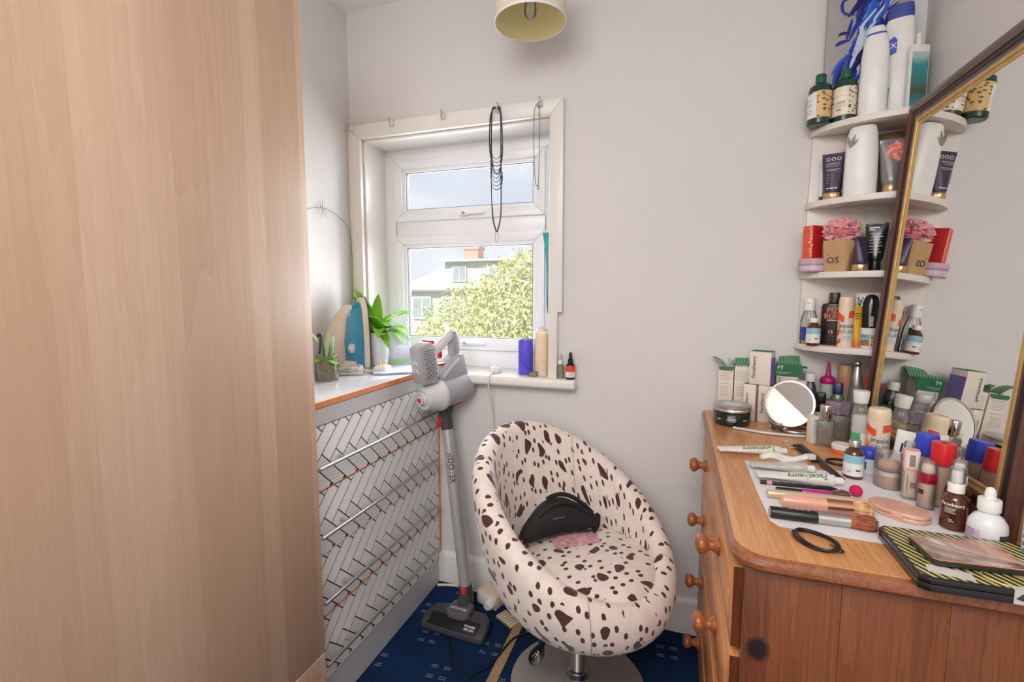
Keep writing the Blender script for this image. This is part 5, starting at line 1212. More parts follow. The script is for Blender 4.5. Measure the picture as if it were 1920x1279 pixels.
def flap(parent, hinge, along, out, up_ang, w_, L, m, taper=.15, name='flap'):
    """open carton flap: hinge point, hinge direction, outward direction, angle above the horizon; curls a little"""
    h, a, o_ = Vector(hinge), Vector(along).normalized(), Vector(out).normalized(); V, F = [], []; n = 6
    for s_ in (0, 1):
        for i in range(n+1):
            q = i/n; an = R(up_ang-28*q); p = h+(o_*math.cos(an)+Vector((0, 0, math.sin(an))))*L*q; hw = w_/2*(1-taper*q**3)
            nn = Vector((0, 0, math.cos(an)))-o_*math.sin(an); V += [p-a*hw-nn*.0008*s_, p+a*hw-nn*.0008*s_]
    k = 2*(n+1)
    for i in range(n): b_ = 2*i; F += [(b_, b_+1, b_+3, b_+2), (b_+k+2, b_+k+3, b_+k+1, b_+k), (b_, b_+2, b_+2+k, b_+k), (b_+1+k, b_+3+k, b_+3, b_+1)]
    F += [(0, k, k+1, 1), (2*n, 2*n+1, 2*n+1+k, 2*n+k)]
    return mesh(name, V, F, m, parent, angle=50)
def carton(name, label, loc, w_, d_, h, ang, side=None, lid=True, text=None, tsize=.014, group=None, text_side='front'):
    t_ = thing(name, label, 'carton', loc, R(ang), group)
    box('carton', (0, 0, h/2), (w_, d_, h), M['card_white'], t_, .0007)
    if lid: box('green_top', (0, 0, h+.0006), (w_*.985, d_*.985, .0012), M['card_green'], t_)
    if side: box('coloured_side', (w_/2+.0004, 0, h*.42), (.0008, d_*.98, h*.82), side, t_)
    if text: text_flat(text, tsize, M['dark_print'], t_, (-w_/2+tsize*.85, -d_/2-.0006, h*.52), (0, 0, 1), (-1, 0, 0))
    return t_
pinkc, lilc, purc = cm((216, 160, 158), .7), cm((206, 198, 214), .7), cm((126, 112, 178), .7)
for k, (x, lab) in enumerate(((.1635, 'tall narrow white carton with flap curling left at chest back'), (.2125, 'tall narrow white carton with upright lattice-print flap'))):
    t_ = thing('tall_carton', lab, 'carton', (x, 1.752, Z), R(-3), 'tall open cartons at the wall')
    box('carton', (0, 0, .0825), (.0455, .045, .165), M['card_white'], t_, .0007)
    rnd = random.Random(k); lines(t_, [(-.018, .010+.008*rnd.random(), -.0227, .152-.0062*i) for i in range(6)]+[(-.018, .012, -.0227, .108)]+[(-.018, .004+.01*rnd.random(), -.0227, .098-.006*i) for i in range(6)], M['grey_print'], th=.0011)
    front_text(t_, 'FT', .005, .118, M['grey_print'], -.0228, -.014) if False else None
    if k == 0:
        flap(t_, (0, -.0225, .165), (1, 0, 0), (0, -1, 0), -40, .045, .012, M['card_green']); flap(t_, (-.0, .0, .165), (0, 1, 0), (-1, 0, 0), 62, .044, .05, M['lattice']); flap(t_, (.0228, 0, .165), (0, 1, 0), (1, 0, 0), 120, .03, .02, M['lattice'])
    else:
        flap(t_, (0, .0225, .165), (1, 0, 0), (0, 1, 0), 75, .045, .045, M['lattice']); flap(t_, (.0228, 0, .165), (0, 1, 0), (1, 0, 0), 74, .044, .055, M['lattice']); flap(t_, (-.0228, 0, .165), (0, 1, 0), (-1, 0, 0), 80, .03, .03, M['lattice'])
carton('skincare_carton', 'white carton with pink side standing in the lower row', (.236, 1.694, Z), .036, .034, .118, -26, pinkc, True, 'Facetheory', .0125)
carton('skincare_carton', 'white carton with lilac side standing beside round vanity mirror', (.284, 1.684, Z), .048, .04, .118, -26, lilc, True, 'Facetheory', .0145)
carton('skincare_carton', 'wide white carton with purple side stacked on lower cartons', (.264, 1.696, Z+.1192), .062, .046, .105, -24, purc, True, 'Facetheory', .0155)
carton('skincare_carton', 'white carton standing directly behind the round vanity mirror', (.343, 1.734, Z), .056, .046, .12, -14, lilc, True, None)
t_ = carton('skincare_carton', 'white carton with open green lattice lid stacked behind vanity mirror', (.345, 1.734, Z+.1212), .060, .046, .05, -14, None, False, None)
bx_ = prism('lid_front', [(-.037, .024), (.036, .024), (.042, .046), (.038, .064), (-.034, .064)], -.0255, -.0245, M['card_green'], t_, 'xz'); front_text(t_, 'FT', .016, .05, M['white_print'], -.0261, -.020); lines(t_, [(-.030, .012, -.0259, .036), (-.030, -.002, -.0259, .032)], M['white_print'])
front_text(t_, 'ory', .013, .012, M['green_print'], -.0234, -.022, spin=90)
flap(t_, (0, .02, .05), (1, 0, 0), (0, 1, 0), 68, .062, .05, M['lattice']); flap(t_, (.033, 0, .05), (0, 1, 0), (1, 0, 0), 35, .05, .02, M['card_green']); flap(t_, (-.033, 0, .05), (0, 1, 0), (-1, 0, 0), 50, .05, .022, M['lattice'])
flap(t_, (0, -.0262, .062), (1, 0, 0), (0, 1, 0), 40, .07, .03, M['lattice'])

# black tub, vanity mirror, nail file
t_ = vessel('scrub_tub', 'big round dark green tub with silver screw lid on chest', 'tub', (.174, 1.625, Z), [('tub', [(0, 0), (.048, 0), (.0525, .004), (.0545, .01), (.0545, .044), (0, .044)], mat('black_green_tub', (16, 36, 30), .2, var=.1, coat=.4)), ('lid', [(.0535, .044), (.0555, .045), (.0555, .05), (.0545, .052), (.0555, .054), (.0555, .06), (.052, .063), (.047, .0615), (0, .0615)], M['silver']), ('lid_sticker', [(0, .0617), (.026, .0617), (.026, .0621), (0, .0621)], M['light_grey_plastic'], dict(ex=6))], n=48)
for k, (a, b_, z) in enumerate(((-14, 12, .034), (-10, 10, .029), (-12, 14, .024), (-14, 12, .02), (-12, 12, .016), (-46, -34, .02), (36, 50, .02))): lathe('printed_line', [(.0549, z), (.0549, z+(.0026 if k in (1, 2, 3, 5, 6) else .001))], M['light_grey_plastic'], t_, 8, a0=FRONT+R(a), a1=FRONT+R(b_))
t_ = thing('vanity_mirror', 'round silver-rimmed vanity mirror tilted on its wire stand', 'mirror', (.326, 1.588, Z), face_cam(.326, 1.588, -10)); t_.scale = (.94, .94, 1.0)
tilt = Matrix.Translation((0, 0, .082)) @ Matrix.Rotation(R(69), 4, 'X')
lathe('rim', [(.064, -.006), (.0695, -.006), (.0715, 0), (.0695, .006), (.064, .0062)], M['silver'], t_, 64, caps=False).matrix_local = tilt
lathe('glass', [(0, .004), (.0645, .004), (.0645, .0052), (0, .0052)], M['mirror'], t_, 64).matrix_local = tilt
lathe('back', [(0, -.007), (.064, -.006), (.064, .003), (0, .003)], M['silver'], t_, 64).matrix_local = tilt
tube('stand', smooth_path([(-.03, -.028, .005), (.03, -.03, .005), (.062, .0, .005), (.05, .045, .005), (0, .055, .005), (-.05, .04, .005), (-.05, -.005, .006)], 6), .0045, M['silver'], t_, 10)
tube('clasp', [(-.042, -.02, .012), (-.004, -.034, .010)], .0085, M['dark_grey_plastic'], t_, 14); tube('clasp_end', [(-.004, -.034, .010), (.004, -.037, .010)], .009, M['silver'], t_, 14)
tube('clip_bar', smooth_path([(-.05, -.005, .02), (-.035, -.02, .018), (-.012, -.03, .02)], 4), .006, M['silver'], t_, 10)
o = tube('nail_file', smooth_path([(.173, 1.557, Z+.004), (.265, 1.525, Z+.004), (.365, 1.523, Z+.004)], 6), .0055, M['light_grey_plastic'], n=10, flat=.7); tag(o, 'long pale grey nail file in front of vanity mirror', 'nail file')

# ---------------------------------------------------------------- back row of bottles under the shelf
t_ = vessel('lotion_bottle', 'white bottle with broad white cap behind vanity mirror', 'bottle', (.3665, 1.672, Z), [('body', [(0, 0), (.021, 0), (.023, .003), (.023, .1), (.016, .112)], cm((214, 206, 204))), ('cap', [(.0195, .112), (.0205, .114), (.0205, .136), (.019, .139), (0, .139)], M['white'])])
t_ = vessel('supplement_bottle', 'dark supplement bottle with white cap and purple label', 'bottle', (.412, 1.748, Z), [('body', [(0, 0), (.018, 0), (.0195, .003), (.0195, .098), (.015, .118), (.0125, .122), (.0125, .128)], cm((70, 66, 74), .25)), ('cap', [(.0155, .128), (.0155, .15), (.0145, .153), (0, .153)], M['white'])]); label_band(t_, .0198, .03, .10, cm((196, 186, 192)), 80); label_band(t_, .02, .086, .10, cm((70, 60, 110)), 80, 'purple_band'); label_band(t_, .02, .07, .076, M['dark_print'], 60, 'printed_band')
t_ = vessel('nozzle_bottle', 'white squeeze bottle with pointed magenta nozzle', 'bottle', (.4625, 1.752, Z), [('body', [(0, 0), (.018, 0), (.02, .003), (.02, .12), (.0185, .124)], M['frost']), ('nozzle', [(.0205, .123), (.0215, .125), (.0215, .138), (.018, .143), (.009, .147), (.0065, .16), (.0035, .186), (.003, .19), (0, .19)], M['magenta'])])
t_ = vessel('body_mist_can', 'tan body mist can with orange wedge behind silver cone', 'spray can', (.510, 1.758, Z), [('can', [(0, 0), (.0195, 0), (.021, .003), (.021, .135), (.02, .138)], cm((188, 150, 120), .35)), ('cap', [(.0205, .138), (.0205, .178), (.018, .184), (0, .184)], mat('tan_cap', (178, 142, 108), .4))]); label_band(t_, .0213, .11, .14, cm((206, 120, 92)), 40, 'orange_wedge', a=-20)
t_ = vessel('oil_bottle', 'green glass bottle with square navy cap', 'bottle', (.4766, 1.70, Z), [('body', [(0, 0), (.017, 0), (.0185, .003), (.0185, .085), (.012, .1)], mat('green_glass', (92, 116, 84), .15, var=.15), dict(ex=2.6)), ('cap', [(.0135, .1), (.0135, .132), (.0125, .134), (0, .134)], mat('navy_cap', (28, 44, 92), .3), dict(ex=3.5))])
t_ = carton('sample_carton', 'tiny cream carton with open top beside green bottle', (.456, 1.660, Z), .026, .022, .082, 30, None, False, None); flap(t_, (0, .01, .082), (1, 0, 0), (0, 1, 0), 50, .024, .014, M['card_green']); prism('triangle_mark', [(.002, .052), (.009, .052), (.0055, .06)], -.0118, -.0112, M['dark_print'], t_, 'xz')
t_ = vessel('perfume_bottle', 'tall silver cone perfume bottle with ball top', 'perfume', (.528, 1.712, Z), [('glass', [(0, 0), (.0275, 0), (.0285, .003), (.017, .128)], mat('smoky_grey_glass', (140, 134, 130), .2, .15, var=.06)), ('cone_cap', [(.0172, .126), (.0175, .129), (.0085, .184), (.0075, .186)], M['silver']), ('ball', [(.006, .185), (.0085, .189), (.0095, .194), (.0085, .199), (.005, .202), (0, .203)], M['chrome'])])
t_ = vessel('lotion_bottle', 'clear slim bottle with flared white cap beside mirror frame', 'bottle', (.480, 1.514, Z), [('body', [(0, 0), (.019, 0), (.021, .004), (.021, .085), (.017, .1), (.0155, .103), (.0155, .116)], M['clear']), ('cap', [(.0165, .113), (.0195, .143), (.0185, .146), (0, .146)], M['white'])]); lathe('liquid', [(0, .004), (.0195, .004), (.0195, .07), (0, .07)], cm((214, 186, 130), .2), t_, 24)
t_ = thing('cream_tube', 'copper orange tube behind the flared white cap', 'tube', (.564, 1.735, Z), face_cam(.5465, 1.645, 40)); sq_tube(t_, .014, .036, .155, .03, mat('copper_orange_tube', (206, 110, 76), .35, var=.06), cm((176, 84, 60)), .013)
t_ = vessel('face_cream_jar', 'pale green jar with black lid behind small perfume bottle', 'jar', (.418, 1.646, Z), [('jar', [(0, 0), (.026, 0), (.028, .004), (.028, .05), (.022, .056)], cm((206, 206, 180), .25)), ('lid', [(.024, .056), (.024, .07), (0, .071)], M['black'])])
t_ = vessel('nail_polish', 'little bottle with square black cap behind the perfume', 'bottle', (.432, 1.70, Z), [('body', [(0, 0), (.014, 0), (.015, .003), (.015, .055), (.009, .06)], cm((60, 44, 40), .2)), ('cap', [(.0135, .06), (.0145, .062), (.0145, .098), (.0135, .1), (0, .1)], M['black'], dict(ex=4))])
t_ = vessel('perfume_bottle', 'small square glass perfume bottle with silver cap', 'perfume', (.386, 1.462, Z), [('glass', [(0, 0), (.0175, 0), (.019, .002), (.019, .064), (.016, .068), (.009, .069)], M['bottle_glass'], dict(ex=7, sy=.75)), ('liquid', [(0, .008), (.0145, .008), (.0145, .05), (0, .05)], M['liquid'], dict(ex=7, sy=.7)), ('collar', [(.0095, .068), (.0095, .074)], M['chrome']), ('cap', [(.0125, .074), (.013, .075), (.013, .109), (.012, .111), (0, .111)], M['chrome'])], 6)
t_ = vessel('perfume_bottle', 'wide glass perfume bottle with oval lilac clear cap', 'perfume', (.437, 1.545, Z), [('glass', [(0, 0), (.032, 0), (.034, .002), (.034, .062), (.03, .068), (.012, .07)], M['bottle_glass'], dict(ex=5, sy=.55)), ('liquid', [(0, .006), (.029, .006), (.029, .05), (0, .05)], mat('smoky_perfume', (120, 108, 92), .15, var=.1, trans=.3), dict(ex=5, sy=.5)), ('cap', [(.012, .07), (.033, .073), (.0355, .08), (.036, .1), (.034, .106), (0, .106)], M['clear_lilac'], dict(sy=.65)), ('atomiser', [(.007, .07), (.007, .09), (0, .091)], M['silver'])], rs=.88)
t_ = carton('sample_carton', 'slim pale blue-white carton beside the small perfume bottle', (.362, 1.482, Z), .016, .026, .076, 20, None, False, None); box('blue_print', (0, -.0134, .045), (.012, .0006, .05), mat('blue_floral_print', (190, 206, 210), .6, var=.3, vscale=160), t_)
t_ = vessel('roll_on_deodorant', 'frosted roll-on deodorant with green label', 'deodorant', (.452, 1.406, Z), [('body', [(0, 0), (.02, 0), (.022, .003), (.022, .06)], M['white'], dict(sy=.7)), ('cap', [(.0225, .058), (.023, .06), (.022, .095), (.018, .102), (0, .104)], M['frost'], dict(sy=.7))]); label_band(t_, .0225, .0, .058, cm((74, 176, 120), .45), 40, sy=.7, a=-46); text_wrap('VERA', .012, M['white_print'], t_, .0229, .032, -46, sy=.7)
spray_can('cream and orange body spray can standing before the mirror frame', (.472, 1.362, Z), .132, .0255, 'cream and orange spray cans')
t_ = vessel('balm_pot', 'small orange pot with white lid by the wide perfume', 'pot', (.412, 1.405, Z), [('pot', [(0, 0), (.021, 0), (.023, .003), (.023, .014), (0, .014)], cm((226, 120, 64), .3)), ('lid', [(.0235, .012), (.024, .014), (.024, .022), (.022, .024), (0, .024)], M['white'])])
pill_bottle('amber bottle with silver cap and blue-white label on chest', (.382, 1.222, Z), 'amber bottles with blue labels')
V, F = tube_data([(.385+.03*math.cos(a), 1.315+.022*math.sin(a), Z+.003) for a in [k*PI/12 for k in range(24)]], .003, 8, closed=True); tag(mesh('hair_tie', V, F, M['black_cord']), 'small dark hair tie lying behind the amber bottle', 'hair tie')
t_ = vessel('face_cream_jar', 'white jar with domed blue lid beside powder pot', 'jar', (.4255, 1.268, Z), [('jar', [(0, 0), (.019, 0), (.0215, .003), (.022, .032), (.02, .038)], M['white']), ('lid', [(.021, .036), (.0255, .039), (.026, .045), (.022, .056), (.01, .06), (0, .0605)], M['blue_plastic'])]); label_band(t_, .0222, .012, .03, cm((36, 66, 150)), 28, a=-40)
t_ = vessel('powder_pot', 'clear round pot of loose face powder', 'powder', (.4345, 1.185, Z), [('pot', [(0, 0), (.0285, 0), (.0305, .003), (.0305, .038), (.0285, .04)], M['clear']), ('powder', [(0, .003), (.0285, .003), (.0285, .026), (0, .026)], cm((204, 160, 132), .8)), ('sifter_ring', [(.0287, .027), (.0295, .028), (.0295, .037), (0, .037)], cm((226, 214, 206), .4)), ('puff', [(0, .04), (.02, .04), (.024, .046), (.02, .056), (.008, .06), (0, .06)], cm((198, 150, 122), .9)), ('lid', [(.031, .038), (.0315, .04), (.0315, .068), (.029, .074), (0, .075)], M['clear'])], n=40, rs=.84)
t_ = thing('cream_tube', 'white tube with blue print leaning against mirror glass', 'tube', (.484, 1.285, Z), face_cam(.5075, 1.30, 10)); sq_tube(t_, .013, .034, .10, .018, M['white'], M['white'], .012); front_text(t_, 'I', .03, .062, cm((44, 60, 130)), -.0105, -.004); t_.rotation_euler = (0, R(8), face_cam(.5, 1.3, 10))
t_ = vessel('lip_gloss', 'small clear faceted cap bottle behind the pink concealer', 'bottle', (.487, 1.232, Z), [('body', [(0, 0), (.010, 0), (.0115, .002), (.0115, .055), (.0105, .058)], cm((226, 196, 178), .3)), ('cap', [(.0105, .058), (.0112, .06), (.0112, .086), (.0095, .089), (0, .089)], M['clear'])])
t_ = vessel('concealer_stick', 'square pink-lidded liquid concealer with barcode sticker', 'concealer', (.4485, 1.128, Z), [('barrel', [(0, 0), (.0115, 0), (.0125, .002), (.0125, .060), (.0118, .061)], M['clear'], dict(ex=7)), ('liquid', [(0, .006), (.0098, .006), (.0098, .06), (0, .06)], M['foundation_pale'], dict(ex=7)), ('cap', [(.0122, .0605), (.0128, .062), (.0128, .099), (.0122, .1), (0, .1)], mat('blush_pink_plastic', (222, 186, 176), .3), dict(ex=7))], 8)
box('sticker', (0, -.0132, .081), (.017, .0005, .03), cm((232, 214, 208)), t_); lines(t_, [(-.004, .005, -.0137, .07+.0018*k) for k in range(13)], M['black'], 'barcode', .0009); front_text(t_, 'SX', .011, .032, M['dark_print'], -.0131, .004, spin=90); lines(t_, [(-.006, -.0045, -.0131, .018+.004*k) for k in range(9)], M['grey_print'], th=.003)
t_ = vessel('concealer_tube', 'slim concealer with clear domed cap and crimson collar', 'concealer', (.459, 1.085, Z), [('barrel', [(0, 0), (.0125, 0), (.0135, .002), (.0135, .052)], M['clear']), ('liquid', [(0, .005), (.0118, .005), (.0118, .05), (0, .05)], M['foundation_pale']), ('collar', [(.0138, .052), (.014, .053), (.014, .070), (.0136, .071)], mat('crimson_collar', (150, 16, 46), .3)), ('sponge', [(.009, .071), (.010, .078), (.007, .086), (0, .088)], M['cream']), ('cap', [(.0138, .071), (.0136, .083), (.010, .093), (0, .096)], M['clear'])]); label_band(t_, .0137, .03, .039, cm((70, 44, 40)), 22, a=-40); text_wrap('FIT', .007, M['white_print'], t_, .0142, .0345, -40) if False else None
def foundation(label, loc, capm):
    t_ = vessel('foundation_bottle', label, 'foundation', loc, [('bottle', [(0, 0), (.018, 0), (.0205, .003), (.0205, .08), (.018, .083)], M['clear'], dict(ex=2.3)), ('liquid', [(0, .005), (.0185, .005), (.0185, .079), (0, .079)], M['foundation'], dict(ex=2.3)), ('cap', [(.0205, .083), (.0213, .084), (.0213, .122), (.0205, .1245), (0, .125)], capm)], 0, 'foundation bottles by the mirror', rs=.88); return t_
t_ = foundation('foundation bottle with round blue cap before the mirror', (.488, 1.166, Z), M['blue_plastic']); text_wrap('', .01, M['black'], t_, .02, .04) if False else None
t_ = foundation('foundation bottle with round red cap before the mirror', (.490, 1.108, Z), M['red_plastic']); label_band(t_, .0217, .05, .066, cm((150, 40, 40)), 16, 'red_label', a=-46)
lathe('wave_mark', [(0, 0), (.005, 0), (.005, .0004), (0, .0004)], cm((160, 24, 30)), t_, 12).location = (0, -.004, .1252)
def pump(label, loc, body, text):
    t_ = vessel('pump_bottle', label, 'bottle', loc, [('body', [(0, 0), (.019, 0), (.0215, .003), (.0215, .05), (.019, .058), (.011, .064), (.011, .068)], body), ('collar', [(.0132, .066), (.0132, .082), (.0125, .083), (0, .083)], M['white'], dict(n=40)), ('pump_head', [(.0085, .083), (.0085, .1), (.007, .104), (0, .104)], M['white']), ('overcap', [(.0128, .083), (.0122, .106), (.0112, .1085), (0, .109)], M['clear'])], 0, 'amber pump bottles', rs=.88)
    if text: text_wrap('Facetheory', .0085, M['white_print'], t_, .0218, .047, -8)
    for k, (a, b_) in enumerate(((-40, 10), (-40, 4), (-40, 0), (-40, 8))): lathe('printed_line', [(.0218, .04-.0026*k), (.0218, .0408-.0026*k)], M['white_print'], t_, 8, a0=FRONT+R(a), a1=FRONT+R(b_))
    for k in range(7): lathe('printed_line', [(.0218, .012+.005*k), (.0218, .0155+.005*k)], M['grey_print'], t_, 4, a0=FRONT+R(52), a1=FRONT+R(66))
    for k in range(5): lathe('dot_mark', [(0, 0), (.001, 0), (.001, .0005), (0, .0005)], M['white_print'], t_, 6).matrix_local = Matrix.Translation((-.006+.003*(k % 3), -.0212, .018+.003*(k//3))) @ Matrix.Rotation(PI/2, 4, 'X')
    return t_
pump('amber glass pump bottle with white pump in front', (.4665, 1.005, Z), M['amber'], True); pump('darker amber pump bottle standing behind the first one', (.490, 1.050, Z), M['amber_black'], False)
t_ = vessel('serum_bottle', 'white round-shouldered dropper bottle with lilac label', 'bottle', (.487, .953, Z), [('body', [(0, 0), (.026, 0), (.0285, .003), (.0295, .03), (.028, .04), (.021, .05), (.0135, .055), (.013, .06)], mat('milk_glass', (226, 226, 230), .2, var=.02, coat=.3)), ('collar', [(.0165, .058), (.0172, .06), (.0172, .077), (.0165, .078), (0, .078)], M['white']), ('bulb', [(.0085, .077), (.0085, .088), (.0065, .0945), (.003, .097), (0, .0972)], M['white'])], n=40, rs=.85)
label_band(t_, .0296, .006, .03, cm((206, 184, 216), .6), 34, a=-52); label_band(t_, .0297, .004, .027, cm((70, 54, 60), .5), 26, 'dark_label', a=62)
for k in range(5): lathe('printed_line', [(.0299, .011+.004*k), (.0299, .0122+.004*k)], cm((130, 96, 150)), t_, 6, a0=FRONT+R(-80), a1=FRONT+R(-34))
t_ = vessel('lotion_bottle', 'white bottle with blue and lime label at the picture edge', 'bottle', (.528, .893, Z), [('body', [(0, 0), (.024, 0), (.0265, .003), (.0265, .11), (.02, .125), (.012, .13)], M['white'], dict(sy=.8)), ('cap', [(.0135, .13), (.0135, .15), (0, .151)], M['blue_plastic'])])
label_band(t_, .0268, .085, .12, cm((44, 140, 190)), 70, 'blue_label', sy=.8); label_band(t_, .027, .072, .085, cm((170, 206, 50)), 70, 'lime_band', sy=.8); 
for k in range(4): lathe('printed_line', [(.0272, .02+.011*k), (.0272, .027+.011*k)], cm((90, 130, 180)), t_, 6, a0=FRONT+R(-70), a1=FRONT+R(-56), sy=.8)

# ---------------------------------------------------------------- flat things on the chest
M['paper'] = mat('white_paper_towel', (224, 220, 222), .85, var=.02, vscale=20, bump=.2, bscale=40)
def sheet(name, poly, z, m, th=.0008):
    return prism(name, poly, z, z+th, m, None, 'xy', smooth=False)
tag(sheet('paper_sheet', [(.169, 1.262), (.168, 1.08), (.171, .932), (.182, .914), (.25, .906), (.345, .902), (.49, .93), (.497, 1.28), (.40, 1.27), (.34, 1.245)], Z, M['paper']), 'white paper sheet under the makeup brushes and bottles', 'paper')
ZP = Z+.0009
def lying(name, label, cat, a, b_, r, group=None, zz=None):
    """an Empty whose local Z runs from a to b_ on the table (both at height r)"""
    z0 = (zz if zz is not None else ZP)+r; A = Vector((a[0], a[1], z0)); B = Vector((b_[0], b_[1], z0)); d = (B-A).normalized()
    side = Vector((0, 0, 1)).cross(d).normalized(); q = Matrix((side, Vector((0, 0, 1)), d)).transposed()          # local x = side, local y = up, local z = along
    q = Matrix((Vector((side.x, side.y, side.z)), d.cross(side), d)).transposed()
    return thing(name, label, cat, A, 0, group, q.to_quaternion()), (B-A).length
def lying_tube(label, a, b_, W, r, text, capm, body=None, zz=None, hgt=.0):
    t_, L = lying('cream_tube', label, 'tube', b_, a, .0115, None, zz)
    b0 = sq_tube(t_, .0125, W, L, .016, body or M['tube_white'], capm, .0075)
    if text:
        V, F = text_data(text, .017)
        out = []
        for x, y in V:
            zz_ = L*.42+x*1.0; hw, hd = tube_r(.0125, W, L, .016, zz_); ph = R(40)+y/.0125; out.append(((hw+.0009)*math.sin(ph), (hd+.0009)*math.cos(ph), zz_))
        mesh('lettering', out, F, M['green_print'], t_, smooth=False)
    return t_
M['tube_white'] = mat('crumpled_white_tube', (226, 222, 214), .38, var=.05, vscale=50, bump=.8, bscale=45)
lying_tube('crumpled white tube with green lettering lying on bare wood', (.112, 1.305), (.272, 1.335), .036, .01, 'Facetheory', M['white'], zz=Z)
lying_tube('crumpled white tube with green lettering beside the black pencil', (.178, 1.142), (.343, 1.152), .038, .01, 'Facetheory', M['white'])
lying_tube('crumpled silver-white tube squeezed flat beside the comb', (.172, 1.205), (.305, 1.215), .034, .01, None, M['white'], mat('crumpled_silver_tube', (206, 204, 198), .3, .3, var=.1, vscale=60, bump=1.0, bscale=40))
t_ = thing('cream_tube', 'twisted crumpled small tube lying across the silver tube', 'tube', (.24, 1.225, ZP+.017), R(14))
V, F = [], []; k = 12
for i in range(9):
    q = i/8; x = -.045+.10*q; tw = q*2.2; hw = .014-.008*abs(q-.45); hd = .004+.004*q
    for j in range(k):
        a = 2*PI*j/k; y, z = hw*math.cos(a), hd*math.sin(a); V.append((x, y*math.cos(tw)-z*math.sin(tw), .01+y*math.sin(tw)*.7+z*math.cos(tw)+.006*math.sin(q*7)))
for i in range(8):
    for j in range(k): F.append((i*k+j, i*k+(j+1) % k, (i+1)*k+(j+1) % k, (i+1)*k+j))
F += [tuple(range(k-1, -1, -1)), tuple(8*k+j for j in range(k))]
mesh('body', V, F, M['tube_white'], t_, angle=45); box('cap', (.066, .0, .014), (.018, .013, .013), M['light_grey_plastic'], t_, .003); tube('nozzle', [(-.02, 0, .012), (-.024, 0, .032)], .003, M['white'], t_, 8)
def zl(name, prof, m, t_, **kw): return lathe(name, prof, m, t_, 24, **kw)
# pencil, brushes
t_, L = lying('eye_pencil', 'thin black makeup pencil lying under the lettered tube', 'pencil', (.181, 1.112), (.325, 1.119), .0045)
zl('barrel', [(0, 0), (.0042, 0), (.0045, .001), (.0045, L-.012), (.001, L), (0, L)], M['black'], t_); zl('pink_band', [(.0047, .012), (.0047, .022)], cm((206, 150, 160)), t_)
for k in range(5): box('printed_mark', (0, .0046, .03+.018*k), (.0018, .0004, .012), M['light_grey_plastic'], t_)
def bristles(t_, z0, L, r0, r1, cols, m, n=46):
    """a flared head built of tapered hairs around a solid core"""
    zl('bristle_core', [(0, z0), (r0, z0), (r1*.82, z0+L*.55), (r1*.8, z0+L*.8), (r1*.4, z0+L*.95), (0, z0+L*.97)], m, t_)
    rnd = random.Random(int(L*1e4)); lst = []
    for k in range(n):
        a = rnd.random()*6.283; q = .55+.45*math.sqrt(rnd.random()); ra, rb = r0*q, r1*q
        lst.append(([(ra*math.cos(a), ra*math.sin(a), z0), (rb*math.cos(a)*.98, rb*math.sin(a)*.98, z0+L*.6), (rb*math.cos(a)*.72, rb*math.sin(a)*.72, z0+L*(.9+.1*rnd.random()))], [.0012, .0012, .0004]))
    o = tubes('bristles', lst, m, t_, 5); return o
t_, L = lying('makeup_brush', 'makeup brush with black handle and magenta ferrule', 'brush', (.204, 1.072), (.300, 1.076), .0065)
zl('handle', [(0, 0), (.0056, 0), (.006, .002), (.006, .046), (0, .046)], M['black'], t_); zl('ferrule', [(.0062, .046), (.0068, .048), (.0068, L), (0, L)], mat('magenta_ferrule', (206, 36, 140), .3, .3), t_); bristles(t_, L, .036, .006, .0125, None, mat('brown_white_hair', (112, 82, 72), .8, var=.4, vscale=120))
t_, L = lying('lip_pencil', 'beige makeup stick lying beside the peach brush', 'makeup stick', (.183, 1.041), (.345, 1.05), .0085)
zl('barrel', [(0, 0), (.0082, 0), (.0085, .001), (.0085, L), (.0075, L+.001), (0, L+.001)], mat('beige_gold_plastic', (206, 180, 152), .3, .2, var=.03), t_)
for k in range(4): box('printed_mark', (.002, .0086, .075+.014*k), (.002, .0004, .01), M['grey_print'], t_)
t_, L = lying('makeup_brush', 'thick peach makeup brush with rose gold ferrule', 'brush', (.199, 1.003), (.317, 1.006), .0125)
zl('handle', [(0, 0), (.006, .0008), (.0105, .004), (.0125, .011), (.0125, .076), (0, .076)], mat('peach_lacquer', (224, 164, 140), .25, var=.02, coat=.4), t_); zl('ferrule', [(.0127, .076), (.0127, L), (0, L)], M['rose_gold'], t_); bristles(t_, L, .034, .0118, .0175, None, mat('cream_brown_hair', (206, 164, 120), .8, var=.3, vscale=90), 70)
t_, L = lying('eye_pencil', 'thin turquoise makeup pencil between two thick brushes', 'pencil', (.203, .972), (.318, .973), .0045)
zl('barrel', [(0, 0), (.0042, 0), (.0045, .001), (.0045, .07)], M['black'], t_); zl('coloured_barrel', [(.0045, .07), (.0046, L-.012), (.001, L), (0, L)], cm((60, 160, 200), .35), t_)
t_, L = lying('makeup_brush', 'black and silver makeup brush nearest the black hair elastic', 'brush', (.172, .946), (.296, .947), .0105)
zl('handle', [(0, 0), (.0095, 0), (.0105, .0015), (.0105, .075), (0, .075)], M['black'], t_); zl('end_cap', [(0, -.0012), (.008, -.0012), (.0088, .0002)], M['grey_plastic'], t_); zl('ferrule', [(.0102, .075), (.0098, .08), (.0102, L), (0, L)], M['silver'], t_); bristles(t_, L, .042, .0095, .0165, None, mat('red_brown_hair', (152, 84, 60), .8, var=.3, vscale=90), 70)
for k in range(4): box('printed_mark', (.001, .0106, .034+.009*k), (.0022, .0004, .006), M['light_grey_plastic'], t_)
